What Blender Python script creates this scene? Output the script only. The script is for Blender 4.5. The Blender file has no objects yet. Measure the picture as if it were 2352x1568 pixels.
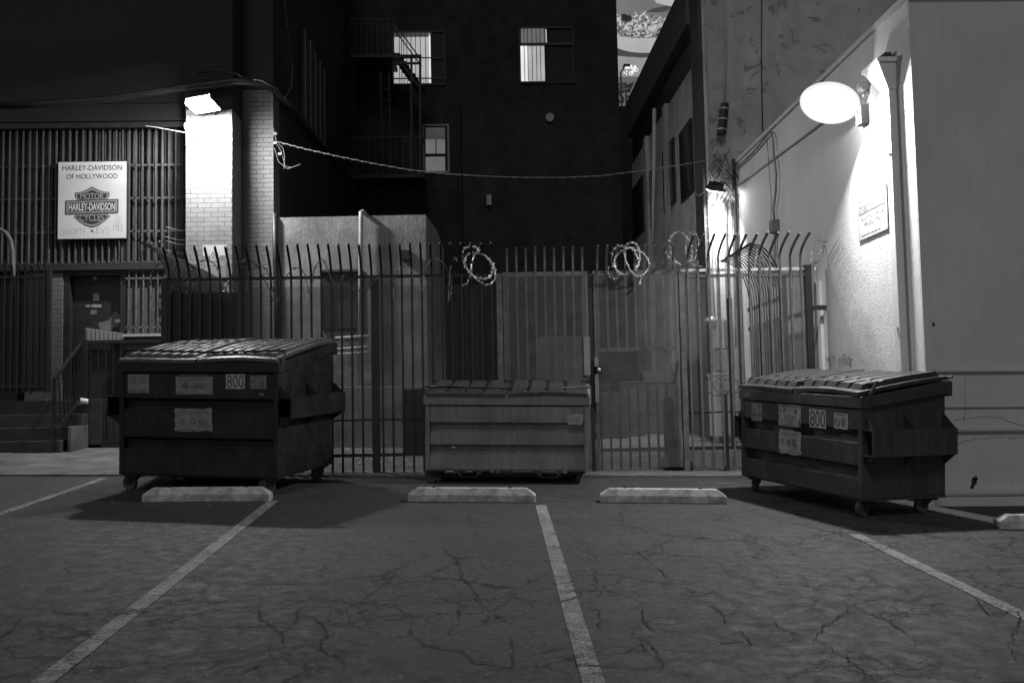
import bpy, math, random
import numpy as np
from mathutils import Vector, Matrix
random.seed(7)
SC = bpy.context.scene
COL = SC.collection
# ------------------------------------------------------------------ camera
F = 2287.0; CX = 1176.0; CY = 784.0           # photo measured at 2352 x 1568
PITCH = math.atan(153 / F); ROLL = -0.02; YAW = -math.atan(71 / F)
CAMZ = 1.47
RM = Matrix.Rotation(YAW, 3, 'Z') @ Matrix.Rotation(math.pi / 2 + PITCH, 3, 'X') @ Matrix.Rotation(ROLL, 3, 'Z')
cam = bpy.data.cameras.new('camera'); camo = bpy.data.objects.new('camera', cam); COL.objects.link(camo)
cam.sensor_width = 36; cam.lens = 36 * F / 2352; cam.clip_end = 500; cam.clip_start = 0.05
camo.matrix_world = Matrix.Translation((0, 0, CAMZ)) @ RM.to_4x4()
SC.camera = camo
# ------------------------------------------------------------------ night sky, street glow, exposure
SUN_EL = math.radians(46); SUN_ROT = math.radians(188)
w = bpy.data.worlds.new('World'); SC.world = w; w.use_nodes = True
nt = w.node_tree; bg = nt.nodes['Background']
sky = nt.nodes.new('ShaderNodeTexSky'); sky.sky_type = 'NISHITA'; sky.sun_disc = False
sky.sun_elevation = math.radians(3); sky.sun_rotation = SUN_ROT
bw = nt.nodes.new('ShaderNodeRGBToBW')
nt.links.new(sky.outputs[0], bw.inputs[0]); nt.links.new(bw.outputs[0], bg.inputs[0])
bg.inputs[1].default_value = 0.035
sun = bpy.data.lights.new('street_glow', 'SUN'); sun.energy = 0.40; sun.angle = math.radians(14)
suno = bpy.data.objects.new('street_glow', sun); COL.objects.link(suno)
suno.rotation_euler = Vector((-0.12, -1.0, math.tan(SUN_EL))).to_track_quat('Z', 'Y').to_euler()
SC.view_settings.view_transform = 'Standard'; SC.view_settings.look = 'None'
SC.view_settings.exposure = 0; SC.view_settings.gamma = 1; SC.view_settings.use_curve_mapping = False
SC.render.engine = 'CYCLES'
SC.cycles.max_bounces = 6; SC.cycles.use_denoising = True; SC.cycles.denoiser = 'OPENIMAGEDENOISE'; SC.cycles.denoising_input_passes = 'RGB_ALBEDO_NORMAL'; SC.cycles.denoising_prefilter = 'ACCURATE'; SC.cycles.denoising_quality = 'HIGH'; SC.cycles.sample_clamp_indirect = .5; SC.cycles.caustics_reflective = False; SC.cycles.caustics_refractive = False; SC.cycles.blur_glossy = 1.0; SC.cycles.adaptive_threshold = .005

# ------------------------------------------------------------------ projection helpers
C0 = Vector((0, 0, CAMZ))
def ray(px, py): return RM @ Vector((px - CX, CY - py, -F))
NG = (RM @ Vector((0, F, -28))).normalized()
P0 = C0 - NG * 1.47
def gz(x, y): return P0.z - (NG.x * (x - P0.x) + NG.y * (y - P0.y)) / NG.z
def G(px, py):
    d = ray(px, py); return C0 + d * (-1.47 / NG.dot(d))
def PY(px, py, Y):
    d = ray(px, py); return C0 + d * (Y / d.y)
def PX(px, py, X):
    d = ray(px, py); return C0 + d * (X / d.x)

# ------------------------------------------------------------------ materials (all grey: the photograph is black and white)
MATS = {}
def newmat(name):
    m = bpy.data.materials.new(name); m.use_nodes = True
    b = m.node_tree.nodes['Principled BSDF']; MATS[name] = m
    return m, m.node_tree, b
def nd(t, typ, **kw):
    n = t.nodes.new(typ)
    for k, v in kw.items(): setattr(n, k, v)
    return n
def math_(t, op, a, b=None, clamp=False):
    n = nd(t, 'ShaderNodeMath', operation=op, use_clamp=clamp)
    for i, v in enumerate((a, b)):
        if v is None: continue
        if isinstance(v, (int, float)): n.inputs[i].default_value = v
        else: t.links.new(v, n.inputs[i])
    return n.outputs[0]
def noise(t, vec, scale, detail=4, rough=.6, dist=0):
    n = nd(t, 'ShaderNodeTexNoise'); n.inputs['Scale'].default_value = scale
    n.inputs['Detail'].default_value = detail; n.inputs['Roughness'].default_value = rough
    n.inputs['Distortion'].default_value = dist
    t.links.new(vec, n.inputs['Vector']); return n.outputs['Fac']
def ramp(t, fac, p0, c0, p1, c1):
    n = nd(t, 'ShaderNodeMapRange'); n.inputs[1].default_value = p0; n.inputs[2].default_value = p1
    n.inputs[3].default_value = c0; n.inputs[4].default_value = c1
    t.links.new(fac, n.inputs[0]); return n.outputs[0]
def coords(t, scale=(1, 1, 1)):
    tc = nd(t, 'ShaderNodeTexCoord'); mp = nd(t, 'ShaderNodeMapping')
    mp.inputs['Scale'].default_value = scale
    t.links.new(tc.outputs['Object'], mp.inputs['Vector']); return mp.outputs[0]
def P(name, c, rough=.7, var=.25, scale=4, bump=0.0, bscale=60, metal=0, streak=0, spec=.5, fleck=0, bdist=.01):
    m, t, b = newmat(name)
    v = coords(t)
    f = noise(t, v, scale, 6, .65)
    col = ramp(t, f, .3, c * (1 - var), .7, c * (1 + var))
    if streak:
        s = noise(t, coords(t, (9, 9, .7)), 2.2, 5, .6)
        col = math_(t, 'MULTIPLY', col, ramp(t, s, .3, 1 - streak, .7, 1 + streak))
    if fleck:
        k = noise(t, v, 23, 6, .75)
        col = math_(t, 'ADD', col, ramp(t, k, .66, 0, .72, fleck))
    t.links.new(col, b.inputs['Base Color'])
    t.links.new(ramp(t, noise(t, v, scale * 3, 4, .6), .3, max(.05, rough - .15), .7, min(1, rough + .15)), b.inputs['Roughness'])
    b.inputs['Metallic'].default_value = metal
    b.inputs['Specular IOR Level'].default_value = spec
    if bump:
        bn = nd(t, 'ShaderNodeBump'); bn.inputs['Strength'].default_value = bump; bn.inputs['Distance'].default_value = bdist
        t.links.new(noise(t, v, bscale, 5, .6), bn.inputs['Height']); t.links.new(bn.outputs[0], b.inputs['Normal'])
    return m
def emis(name, s, var=0, scale=2):
    m, t, b = newmat(name)
    b.inputs['Base Color'].default_value = (.02, .02, .02, 1)
    b.inputs['Emission Color'].default_value = (1, 1, 1, 1)
    if var:
        t.links.new(ramp(t, noise(t, coords(t), scale, 2, .5), .3, s * (1 - var), .7, s * (1 + var)), b.inputs['Emission Strength'])
    else: b.inputs['Emission Strength'].default_value = s
    return m
def brickmat(name, c1, c2, cm, bump=.6, peel=0):
    m, t, b = newmat(name)
    tc = nd(t, 'ShaderNodeTexCoord'); sp = nd(t, 'ShaderNodeSeparateXYZ'); t.links.new(tc.outputs['Object'], sp.inputs[0])
    cb = nd(t, 'ShaderNodeCombineXYZ')
    u = math_(t, 'ADD', sp.outputs[0], sp.outputs[1])
    wob = ramp(t, noise(t, tc.outputs['Object'], 6, 3), 0, -.006, 1, .006)
    t.links.new(u, cb.inputs[0]); t.links.new(math_(t, 'ADD', sp.outputs[2], wob), cb.inputs[1])
    br = nd(t, 'ShaderNodeTexBrick'); t.links.new(cb.outputs[0], br.inputs['Vector'])
    br.inputs['Scale'].default_value = 1; br.inputs['Brick Width'].default_value = .215; br.inputs['Row Height'].default_value = .075
    br.inputs['Mortar Size'].default_value = .0055; br.inputs['Mortar Smooth'].default_value = .3; br.inputs['Bias'].default_value = -.2
    for k, v in (('Color1', c1), ('Color2', c2), ('Mortar', cm)): br.inputs[k].default_value = (v, v, v, 1)
    n = noise(t, tc.outputs['Object'], 5, 6, .7)
    mul = nd(t, 'ShaderNodeMix', data_type='RGBA', blend_type='MULTIPLY'); mul.inputs[0].default_value = 1
    t.links.new(br.outputs['Color'], mul.inputs[6])
    t.links.new(ramp(t, n, .3, .82, .7, 1.1), mul.inputs[7])
    t.links.new(mul.outputs[2], b.inputs['Base Color'])
    b.inputs['Roughness'].default_value = .75
    h = math_(t, 'ADD', math_(t, 'MULTIPLY', br.outputs['Fac'], -1), math_(t, 'MULTIPLY', noise(t, tc.outputs['Object'], 40, 5, .7), .5))
    bn = nd(t, 'ShaderNodeBump'); bn.inputs['Strength'].default_value = bump; bn.inputs['Distance'].default_value = .012
    t.links.new(h, bn.inputs['Height']); t.links.new(bn.outputs[0], b.inputs['Normal'])
    return m
def peelmat(name, c, cd):
    m, t, b = newmat(name)
    v = coords(t)
    a = noise(t, v, 2.6, 9, .68, .6)
    big = noise(t, v, .5, 2, .5)
    th = math_(t, 'ADD', a, math_(t, 'MULTIPLY', big, .25))
    mask = ramp(t, th, .73, 0, .742, 1)
    base = ramp(t, noise(t, v, 2.5, 6, .7), .3, c * .8, .7, c * 1.15)
    mx = nd(t, 'ShaderNodeMix', data_type='FLOAT'); t.links.new(mask, mx.inputs[0]); t.links.new(base, mx.inputs[2]); mx.inputs[3].default_value = cd
    t.links.new(mx.outputs[0], b.inputs['Base Color']); b.inputs['Roughness'].default_value = .8
    bn = nd(t, 'ShaderNodeBump'); bn.inputs['Strength'].default_value = .5; bn.inputs['Distance'].default_value = .01
    t.links.new(math_(t, 'SUBTRACT', noise(t, v, 30, 4), mask), bn.inputs['Height']); t.links.new(bn.outputs[0], b.inputs['Normal'])
    return m
def crackmask(t, v):
    """returns crack darkness 0..1 (1 = in a crack)"""
    nv = nd(t, 'ShaderNodeTexNoise'); nv.inputs['Scale'].default_value = 2.3; nv.inputs['Detail'].default_value = 8
    nv.inputs['Roughness'].default_value = .7
    t.links.new(v, nv.inputs['Vector'])
    ad = nd(t, 'ShaderNodeVectorMath', operation='MULTIPLY_ADD'); t.links.new(nv.outputs['Color'], ad.inputs[0])
    ad.inputs[1].default_value = (.5, .5, 0); t.links.new(v, ad.inputs[2])
    n2 = nd(t, 'ShaderNodeTexNoise'); n2.inputs['Scale'].default_value = 9; n2.inputs['Detail'].default_value = 5; t.links.new(v, n2.inputs['Vector'])
    ad2 = nd(t, 'ShaderNodeVectorMath', operation='MULTIPLY_ADD'); t.links.new(n2.outputs['Color'], ad2.inputs[0])
    ad2.inputs[1].default_value = (.12, .12, 0); t.links.new(ad.outputs[0], ad2.inputs[2]); ad = ad2
    outs = []
    for sc, wd in ((1.35, .0105), (3.1, .0078)):
        vo = nd(t, 'ShaderNodeTexVoronoi', feature='DISTANCE_TO_EDGE'); vo.inputs['Scale'].default_value = sc
        t.links.new(ad.outputs[0], vo.inputs['Vector'])
        outs.append(ramp(t, math_(t, 'DIVIDE', vo.outputs['Distance'], sc), wd * .45, 1, wd, 0))
    sp = nd(t, 'ShaderNodeSeparateXYZ'); t.links.new(v, sp.inputs[0])
    n1 = noise(t, v, .55, 4, .6)
    # near the camera (small y) and to the right (large x) the surface is broken up
    area = math_(t, 'ADD', math_(t, 'ADD', math_(t, 'MULTIPLY', sp.outputs[1], -.10), math_(t, 'MULTIPLY', sp.outputs[0], .085)), n1)
    m1 = ramp(t, area, -.40, 0, -.28, 1)
    m2 = ramp(t, area, -.28, 0, -.12, 1)
    gap = ramp(t, noise(t, v, 1.7, 3, .5), .42, .08, .56, 1)
    c = math_(t, 'MAXIMUM', math_(t, 'MULTIPLY', outs[0], m1), math_(t, 'MULTIPLY', math_(t, 'MULTIPLY', outs[1], m2), .85))
    return math_(t, 'MULTIPLY', c, gap)
def asphaltmat(name, c, paint=None):
    m, t, b = newmat(name)
    tc = nd(t, 'ShaderNodeTexCoord'); v = tc.outputs['Object']
    fine = noise(t, v, 130, 3, .8); mid = noise(t, v, 9, 6, .7); big = noise(t, v, .9, 5, .6)
    st = noise(t, coords(t, (.5, 1.6, 1)), 1.8, 6, .65)
    if paint:
        base = ramp(t, noise(t, v, 14, 6, .75), .3, paint * .75, .7, paint * 1.1)
        wear = ramp(t, math_(t, 'ADD', noise(t, v, 70, 5, .8), math_(t, 'MULTIPLY', noise(t, v, 2.5, 3), .35)), .60, 1, .78, .25)
        base = math_(t, 'MULTIPLY', base, wear)
    else:
        base = ramp(t, big, .3, c * .84, .7, c * 1.14)
        base = math_(t, 'MULTIPLY', base, ramp(t, mid, .3, .88, .7, 1.12))
        base = math_(t, 'MULTIPLY', base, ramp(t, st, .3, .88, .55, 1.03))
    base = math_(t, 'MULTIPLY', base, ramp(t, fine, .25, .45, .75, 1.55)); base = math_(t, 'MULTIPLY', base, ramp(t, noise(t, v, 26, 4, .75), .32, .50, .68, 1.5))
    if not paint:
        base = math_(t, 'ADD', base, ramp(t, noise(t, v, 55, 2, .5), .74, 0, .80, c * 1.2))
    cr = crackmask(t, v)
    base = math_(t, 'MULTIPLY', base, ramp(t, cr, 0, 1, 1, .04))
    t.links.new(base, b.inputs['Base Color'])
    t.links.new(ramp(t, mid, .3, .62, .7, .9), b.inputs['Roughness'])
    b.inputs['Specular IOR Level'].default_value = .35
    h = math_(t, 'ADD', math_(t, 'MULTIPLY', fine, .35), math_(t, 'MULTIPLY', cr, -1.0))
    bn = nd(t, 'ShaderNodeBump'); bn.inputs['Strength'].default_value = .55; bn.inputs['Distance'].default_value = .008
    t.links.new(h, bn.inputs['Height']); t.links.new(bn.outputs[0], b.inputs['Normal'])
    return m

asphalt = asphaltmat('asphalt', .054)
linepaint = asphaltmat('line_paint', .062, paint=.34)
concrete = P('concrete', .13, .85, .5, 2.6, .6, 45, streak=0, bdist=.006, fleck=-.10)
concrete_d = P('concrete_dark', .045, .85, .35, 2.2, .5, 40)
stopmat = P('wheel_stop_concrete', .46, .85, .5, 9, .8, 60, fleck=-.2)
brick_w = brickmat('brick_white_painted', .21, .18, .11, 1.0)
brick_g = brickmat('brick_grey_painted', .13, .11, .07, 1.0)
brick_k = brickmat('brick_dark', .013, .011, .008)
plaster_k = P('plaster_dark', .017, .9, .3, 1.2, .3, 30)
plaster_b = P('plaster_back', .012, .9, .3, .8, .3, 20)
plaster_b2 = P('plaster_back_panel', .017, .9, .3, .8, .3, 20)
stucco = P('stucco_white', .70, .9, .07, 1.3, .6, 65, streak=.04, bdist=.012)
stucco_f = P('stucco_front', .60, .9, .12, .6, .5, 45, streak=.04, bdist=.008)
peel = peelmat('peeling_paint', .42, .25)
alleyc = P('alley_concrete', .34, .9, .3, 1.3, .4, 20, streak=.2)
alleyk = P('alley_dark', .05, .9, .3, 1.3, .3, 20)
shedm = P('shed_stucco', .20, .9, .35, 2.4, .8, 24, streak=.2)
blackm = P('black_metal', .018, .5, .4, 9, .2, 60, fleck=.03)
fencem = P('fence_black', .016, .5, .4, 9, .2, 60, fleck=.06)
fencel = P('fence_worn', .11, .55, .5, 9, .2, 60)
meshm = P('mesh_steel', .06, .45, .4, 5)
mesh_lit = P('mesh_backlit', .16, .45, .4, 5)  # paler copy of the mesh: flood lamp backlight put into its colour
firem = P('fire_escape_black', .005, .6, .3, 5)
meshg = P('mesh_gate', .05, .45, .4, 5)
meshk = P('mesh_dark', .012, .6, .4, 5)
grillem = P('grille_paint', .065, .6, .3, 9)
trimk = P('trim_dark_grey', .075, .7, .3, 4)
galv = P('galvanised', .5, .35, .2, 8, metal=.6)
razor = P('razor_wire', .62, .35, .2, 20, metal=.3)
pipew = P('pipe_paint', .4, .5, .2, 6)
whitep = P('white_paint', .78, .5, .06, 4)
greyp = P('grey_paint', .2, .5, .2, 5)
corr = P('corrugated_grey', .045, .55, .15, 3)
doorm = P('door_dark', .014, .5, .3, 5, fleck=.02)
rubber = P('rubber', .02, .8, .3, 9)
wheelm = P('caster_wheel', .07, .6, .5, 12)
glassk = P('glass_dark', .01, .12, .2, 3)
bin_l = P('bin_paint_black', .019, .42, .45, 2.5, .25, 25, streak=.4, fleck=.03)
bin_m = P('bin_paint_grey', .22, .42, .3, 2.2, .25, 25, streak=.2, fleck=-.03)
bin_r = P('bin_paint_darkgrey', .062, .42, .2, 2.4, .2, 25, streak=.3, fleck=.03)
lid_l = P('lid_plastic_light', .10, .32, .35, 3, .15, 30)
lid_m = P('lid_plastic_dark', .05, .5, .35, 6, .2, 30)
lid_r = P('lid_plastic_mid', .045, .42, .3, 4, .2, 30)
scuff = P('scuffed_metal', .12, .35, .4, 15, metal=.4)
stick = P('sticker_paper', .42, .6, .18, 14)
stickd = P('sticker_faded', .25, .6, .3, 14)
ink = P('ink_black', .02, .6, .1, 10)
inkg = P('ink_grey', .13, .6, .2, 10)
inkl = P('ink_light', .3, .6, .2, 10)
signw = P('sign_white', .50, .45, .05, 2)
logog = P('logo_grey', .22, .5, .05, 5)
lens = emis('lamp_lens', 6)
win_hi = emis('window_bright', .85, .12)
win_mid = emis('window_mid', .42, .12)
win_lo = emis('window_dim', .13, .15)
win_ext = emis('window_low', .045, .2)
lens_bloom = emis('lamp_bloom_dome', 1)
_t = lens_bloom.node_tree; _b = _t.nodes['Principled BSDF']
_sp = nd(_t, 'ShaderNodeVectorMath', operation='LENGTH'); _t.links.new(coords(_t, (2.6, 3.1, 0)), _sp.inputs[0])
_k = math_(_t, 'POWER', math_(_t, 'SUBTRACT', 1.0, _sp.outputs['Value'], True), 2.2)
_t.links.new(math_(_t, 'ADD', math_(_t, 'MULTIPLY', _k, 7), .75), _b.inputs['Emission Strength'])  # lamp bloom put into the dome: emission fades out towards its rim
bb_bg = emis('billboard_back', .16, .18, .25)  # floodlighting on the billboards put into their print as emission
bb_sh = emis('billboard_shade', .055)
bb_w = emis('billboard_white', .42, .12, .6)
bb_w2 = emis('billboard_bowl', .30, .08, .4)
bb_hi = emis('billboard_bright', .95)
bb_n = [emis('billboard_noodle_%s' % k, s) for k, s in (('a', .16), ('b', .26), ('c', .4), ('d', .55), ('e', .07))]
bb_k = emis('billboard_ink', .012)
bb_low = emis('billboard_lower', .11, .12, .3)

# ------------------------------------------------------------------ object helpers
ORG = {}
def props(o, label=None, cat=None, group=None, kind=None):
    if label: o['label'] = label
    if cat: o['category'] = cat
    if group: o['group'] = group
    if kind: o['kind'] = kind
    return o
def thing(name, label, cat, loc=(0, 0, 0), group=None, matrix=None):
    o = bpy.data.objects.new(name, None); COL.objects.link(o); o.empty_display_size = .2
    if matrix is not None: o.matrix_world = matrix; ORG[o.name] = Vector((0, 0, 0))
    else: o.location = loc; ORG[o.name] = Vector(loc)
    return props(o, label, cat, group)
class MB:
    def __init__(s): s.v = []; s.f = []
    def raw(s, vs, fs):
        b = len(s.v); s.v += [tuple(v) for v in vs]; s.f += [tuple(i + b for i in f) for f in fs]; return s
    def box(s, x0, x1, y0, y1, z0, z1):
        return s.raw([(x0, y0, z0), (x1, y0, z0), (x1, y1, z0), (x0, y1, z0), (x0, y0, z1), (x1, y0, z1), (x1, y1, z1), (x0, y1, z1)],
                     [(0, 3, 2, 1), (4, 5, 6, 7), (0, 1, 5, 4), (1, 2, 6, 5), (2, 3, 7, 6), (3, 0, 4, 7)])
    def beam(s, a, b, w, h=None, up=(0, 0, 1)):
        a = Vector(a); b = Vector(b); h = h or w; d = (b - a).normalized(); u = Vector(up)
        if abs(d.dot(u)) > .98: u = Vector((0, 1, 0))
        r = d.cross(u).normalized(); u = r.cross(d)
        vs = []
        for p in (a, b):
            for i, j in ((-1, -1), (1, -1), (1, 1), (-1, 1)): vs.append(p + r * (i * w / 2) + u * (j * h / 2))
        return s.raw(vs, [(0, 1, 2, 3), (7, 6, 5, 4), (0, 4, 5, 1), (1, 5, 6, 2), (2, 6, 7, 3), (3, 7, 4, 0)])
    def tube(s, pts, r, n=6, cap=True):
        pts = [Vector(p) for p in pts]; N = len(pts); vs = []; fs = []
        rr = r if isinstance(r, (list, tuple)) else [r] * N
        prev = None
        for i, p in enumerate(pts):
            t = (pts[min(i + 1, N - 1)] - pts[max(i - 1, 0)])
            if t.length < 1e-9: t = Vector((0, 0, 1))
            t.normalize()
            if prev is None:
                u = Vector((0, 0, 1)) if abs(t.z) < .9 else Vector((1, 0, 0))
            else: u = prev
            u = (u - t * u.dot(t))
            if u.length < 1e-6: u = t.orthogonal()
            u.normalize(); prev = u; q = t.cross(u)
            for k in range(n):
                a = 2 * math.pi * (k + .5) / n; vs.append(p + (u * math.cos(a) + q * math.sin(a)) * rr[i])
        for i in range(N - 1):
            for k in range(n):
                k2 = (k + 1) % n; fs.append((i * n + k, i * n + k2, (i + 1) * n + k2, (i + 1) * n + k))
        if cap: fs.append(tuple(range(n - 1, -1, -1))); fs.append(tuple((N - 1) * n + k for k in range(n)))
        return s.raw(vs, fs)
    def prism(s, poly, axis, a, b):
        """poly: 2D points; extruded along axis from a to b"""
        n = len(poly); vs = []
        for c in (a, b):
            for p, q in poly:
                vs.append({'x': (c, p, q), 'y': (p, c, q), 'z': (p, q, c)}[axis])
        fs = [tuple(range(n))[::-1], tuple(range(n, 2 * n))] + [(i, (i + 1) % n, n + (i + 1) % n, n + i) for i in range(n)]
        return s.raw(vs, fs)
    def build(s, name, mat, parent=None, smooth=False, bevel=0, xf=None):
        me = bpy.data.meshes.new(name)
        o = bpy.data.objects.new(name, me); COL.objects.link(o)
        org = ORG.get(parent.name, Vector((0, 0, 0))) if parent else Vector((0, 0, 0))
        vs = s.v
        if xf is not None: vs = [tuple(xf @ Vector(v)) for v in vs]
        me.from_pydata([(v[0] - org.x, v[1] - org.y, v[2] - org.z) for v in vs], [], s.f)
        me.materials.append(mat); me.validate(); me.update()
        import bmesh
        bm = bmesh.new(); bm.from_mesh(me); bmesh.ops.recalc_face_normals(bm, faces=bm.faces)
        bm.to_mesh(me); bm.free()
        if smooth:
            me.polygons.foreach_set('use_smooth', [True] * len(me.polygons))
        if bevel:
            md = o.modifiers.new('bevel', 'BEVEL'); md.width = bevel; md.segments = 2; md.limit_method = 'ANGLE'
        if parent: o.parent = parent; ORG[o.name] = org
        return o
def solo(mb, name, mat, label, cat, group=None, **k):
    """a top-level thing that is one mesh; origin at its base"""
    v = np.array(mb.v); c = Vector(((v[:, 0].min() + v[:, 0].max()) / 2, (v[:, 1].min() + v[:, 1].max()) / 2, v[:, 2].min()))
    mb.v = [tuple(Vector(p) - c) for p in mb.v]
    o = mb.build(name, mat, None, **k); o.location = c; ORG[o.name] = c
    return props(o, label, cat, group)
def glyphs(txt, w, h, mirror=False, shear=0, bold=0):
    cu = bpy.data.curves.new('txt', 'FONT'); cu.body = txt; cu.resolution_u = 4; cu.extrude = 0.0; cu.offset = bold; cu.shear = shear
    ob = bpy.data.objects.new('txt', cu); COL.objects.link(ob)
    dg = bpy.context.evaluated_depsgraph_get(); me = bpy.data.meshes.new_from_object(ob.evaluated_get(dg))
    v = [tuple(p.co) for p in me.vertices]; f = [tuple(p.vertices) for p in me.polygons]
    bpy.data.objects.remove(ob); bpy.data.curves.remove(cu); bpy.data.meshes.remove(me)
    a = np.array(v); mn = a.min(0); mx = a.max(0)
    return [((p[0] - mn[0]) / (mx[0] - mn[0]) * w, (p[1] - mn[1]) / (mx[1] - mn[1]) * h) for p in v], f
def text(mb, txt, x, z, w, h, y, shear=0, bold=0):
    """adds lettering facing -y, lower-left corner (x, z)"""
    v, f = glyphs(txt, w, h, shear=shear, bold=bold)
    return mb.raw([(x + a, y, z + b) for a, b in v], f)
def arc(cx, cz, r0, r1, a0, a1, n=24):
    return [(cx + r0 * math.cos(a0 + (a1 - a0) * i / n), cz + r1 * math.sin(a0 + (a1 - a0) * i / n)) for i in range(n + 1)]
def poly(mb, pts, y):
    from mathutils.geometry import tessellate_polygon
    t = tessellate_polygon([[Vector((p[0], p[1], 0)) for p in pts]])
    return mb.raw([(p[0], y, p[1]) for p in pts], [tuple(i) for i in t])

# ------------------------------------------------------------------ ground
def sheet(x0, x1, y0, y1, up, nx=1, ny=1):
    mb = MB(); vs = []; fs = []
    for j in range(ny + 1):
        for i in range(nx + 1):
            x = x0 + (x1 - x0) * i / nx; y = y0 + (y1 - y0) * j / ny; vs.append((x, y, gz(x, y) + up))
    for j in range(ny):
        for i in range(nx):
            a = j * (nx + 1) + i; fs.append((a, a + 1, a + nx + 2, a + nx + 1))
    return mb.raw(vs, fs)
props(sheet(-60, 60, -20, 120, 0, 8, 8).build('parking_lot', asphalt), kind='structure')
def slab(pts, up, thick=.3):
    n = len(pts); vs = [(x, y, gz(x, y) + up) for x, y in pts] + [(x, y, gz(x, y) + up - thick) for x, y in pts]
    return MB().raw(vs, [tuple(range(n)), tuple(range(2 * n - 1, n - 1, -1))] + [(i, (i + 1) % n, n + (i + 1) % n, n + i) for i in range(n)])
cl = G(0, 1093); cr = G(1690, 1096)
sl = (cr.y - cl.y) / (cr.x - cl.x)
def cy(x): return cl.y + sl * (x - cl.x)
props(slab([(-14, cy(-14)), (4.3, cy(4.3)), (4.3, 25.5), (-14, 25.5)], .022).build('concrete_apron', concrete), kind='structure')
# darker wavy seam of broken asphalt against the apron
mb = MB(); pts_a = []; pts_b = []
for i in range(161):
    x = -13.8 + i * (17.9 / 160); y = cy(x)
    pts_a.append((x, y - .012 - .03 * random.random())); pts_b.append((x, y + .001))
vs = [(x, y, gz(x, y) + .004) for x, y in pts_a] + [(x, y, gz(x, y) + .004) for x, y in pts_b]
mb.raw(vs, [(i, i + 1, 162 + i, 161 + i) for i in range(160)])
props(mb.build('gutter_seam', alleyk), kind='structure')
def stripe(p, q, w0, up=.004, extra=0):
    a = G(*p); b = G(*q); d = Vector((b.x - a.x, b.y - a.y)).normalized(); nrm = Vector((-d.y, d.x)) * w0 / 2
    mb = MB(); vs = []; fs = []; N = 30
    for i in range(N + 1):
        x = a.x + (b.x - a.x) * i / N; y = a.y + (b.y - a.y) * i / N
        for s in (-1, 1):
            j = 1 + .05 * (random.random() - .5)
            X = x + nrm.x * s * j; Y = y + nrm.y * s * j; vs.append((X, Y, gz(X, Y) + up))
    fs = [(2 * i, 2 * i + 1, 2 * i + 3, 2 * i + 2) for i in range(N)]
    return props(mb.raw(vs, fs).build('parking_line', linepaint), kind='structure')
stripe((-190, 1246), (240, 1098), .10)
stripe((-30, 1668), (628, 1150), .105)
stripe((1402, 1700), (1242, 1160), .105)
stripe((2460, 1467), (1962, 1227), .105)

CR = [((0, 560), (120, 570), (200, 578), (300, 600), (420, 600), (540, 590), (600, 578), (680, 562), (760, 535), (900, 545), (1070, 540), (1250, 540), (1440, 535), (1500, 545), (1660, 545), (1780, 560), (1900, 610)),
      ((120, 570), (135, 600), (80, 635), (60, 670), (20, 700), (0, 722)), ((1110, 465), (1250, 462), (1480, 460), (1600, 435), (1750, 425), (1830, 390), (1930, 350), (2000, 325)),
      ((1200, 560), (1185, 600), (1230, 650), (1300, 685), (1300, 760)), ((1300, 685), (1350, 640), (1370, 600), (1380, 560)), ((1240, 690), (1235, 780), (1290, 880)),
      ((1370, 615), (1440, 620), (1500, 680), (1465, 760), (1580, 815), (1560, 890)), ((1580, 560), (1620, 650), (1750, 700)), ((2040, 280), (2050, 320), (2110, 360), (2125, 440), (2160, 470), (2210, 560), (2330, 640)),
      ((1900, 610), (1880, 690), (1960, 750), (2130, 775), (2180, 820), (2340, 850)), ((2110, 570), (2110, 640), (2060, 680), (2130, 775)), ((2352, 545), (2452, 545), (2572, 540)), ((1650, 545), (1780, 460), (1830, 395)), ((1060, 900), (1150, 850), (1240, 800)),
      ((2472, 650), (2592, 660), (2652, 710), (2732, 720), (2802, 770), (2892, 775)), ((2912, 680), (2992, 740), (3052, 840), (3182, 890)), ((2912, 300), (3012, 380), (3072, 440), (3212, 470), (3312, 520), (3412, 525)),
      ((3242, 545), (3322, 600), (3337, 660), (3232, 672)), ((3392, 665), (3452, 740), (3552, 745), (3732, 735), (3802, 650), (3912, 560), (4032, 530), (4182, 540), (4332, 505), (4432, 500)), ((3802, 650), (3722, 670), (3562, 675), (3452, 665)),
      ((3732, 735), (3802, 745), (3882, 800), (4002, 890)), ((3912, 560), (4052, 620), (4182, 700), (4222, 760), (4352, 790), (4552, 785)), ((4472, 520), (4532, 600), (4682, 590), (4662, 700), (4632, 740), (4672, 830)),
      ((3402, 105), (3462, 135), (3552, 160), (3662, 185), (3782, 215), (3912, 245)), ((2582, 850), (2782, 840), (3052, 850), (2932, 730), (2852, 690)), ((2412, 780), (2532, 770), (2632, 740)), ((3612, 820), (3752, 825), (3912, 800)), ((3452, 480), (3582, 500), (3702, 480)),
      ((2482, 850), (2360, 860), (2352, 700)), ((2712, 560), (2760, 610), (2750, 690)), ((2952, 570), (2960, 640), (3010, 690)), ((3552, 620), (3580, 660), (3650, 680), (3640, 740))]
mb = MB(); rnd = random.Random(77)
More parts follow.
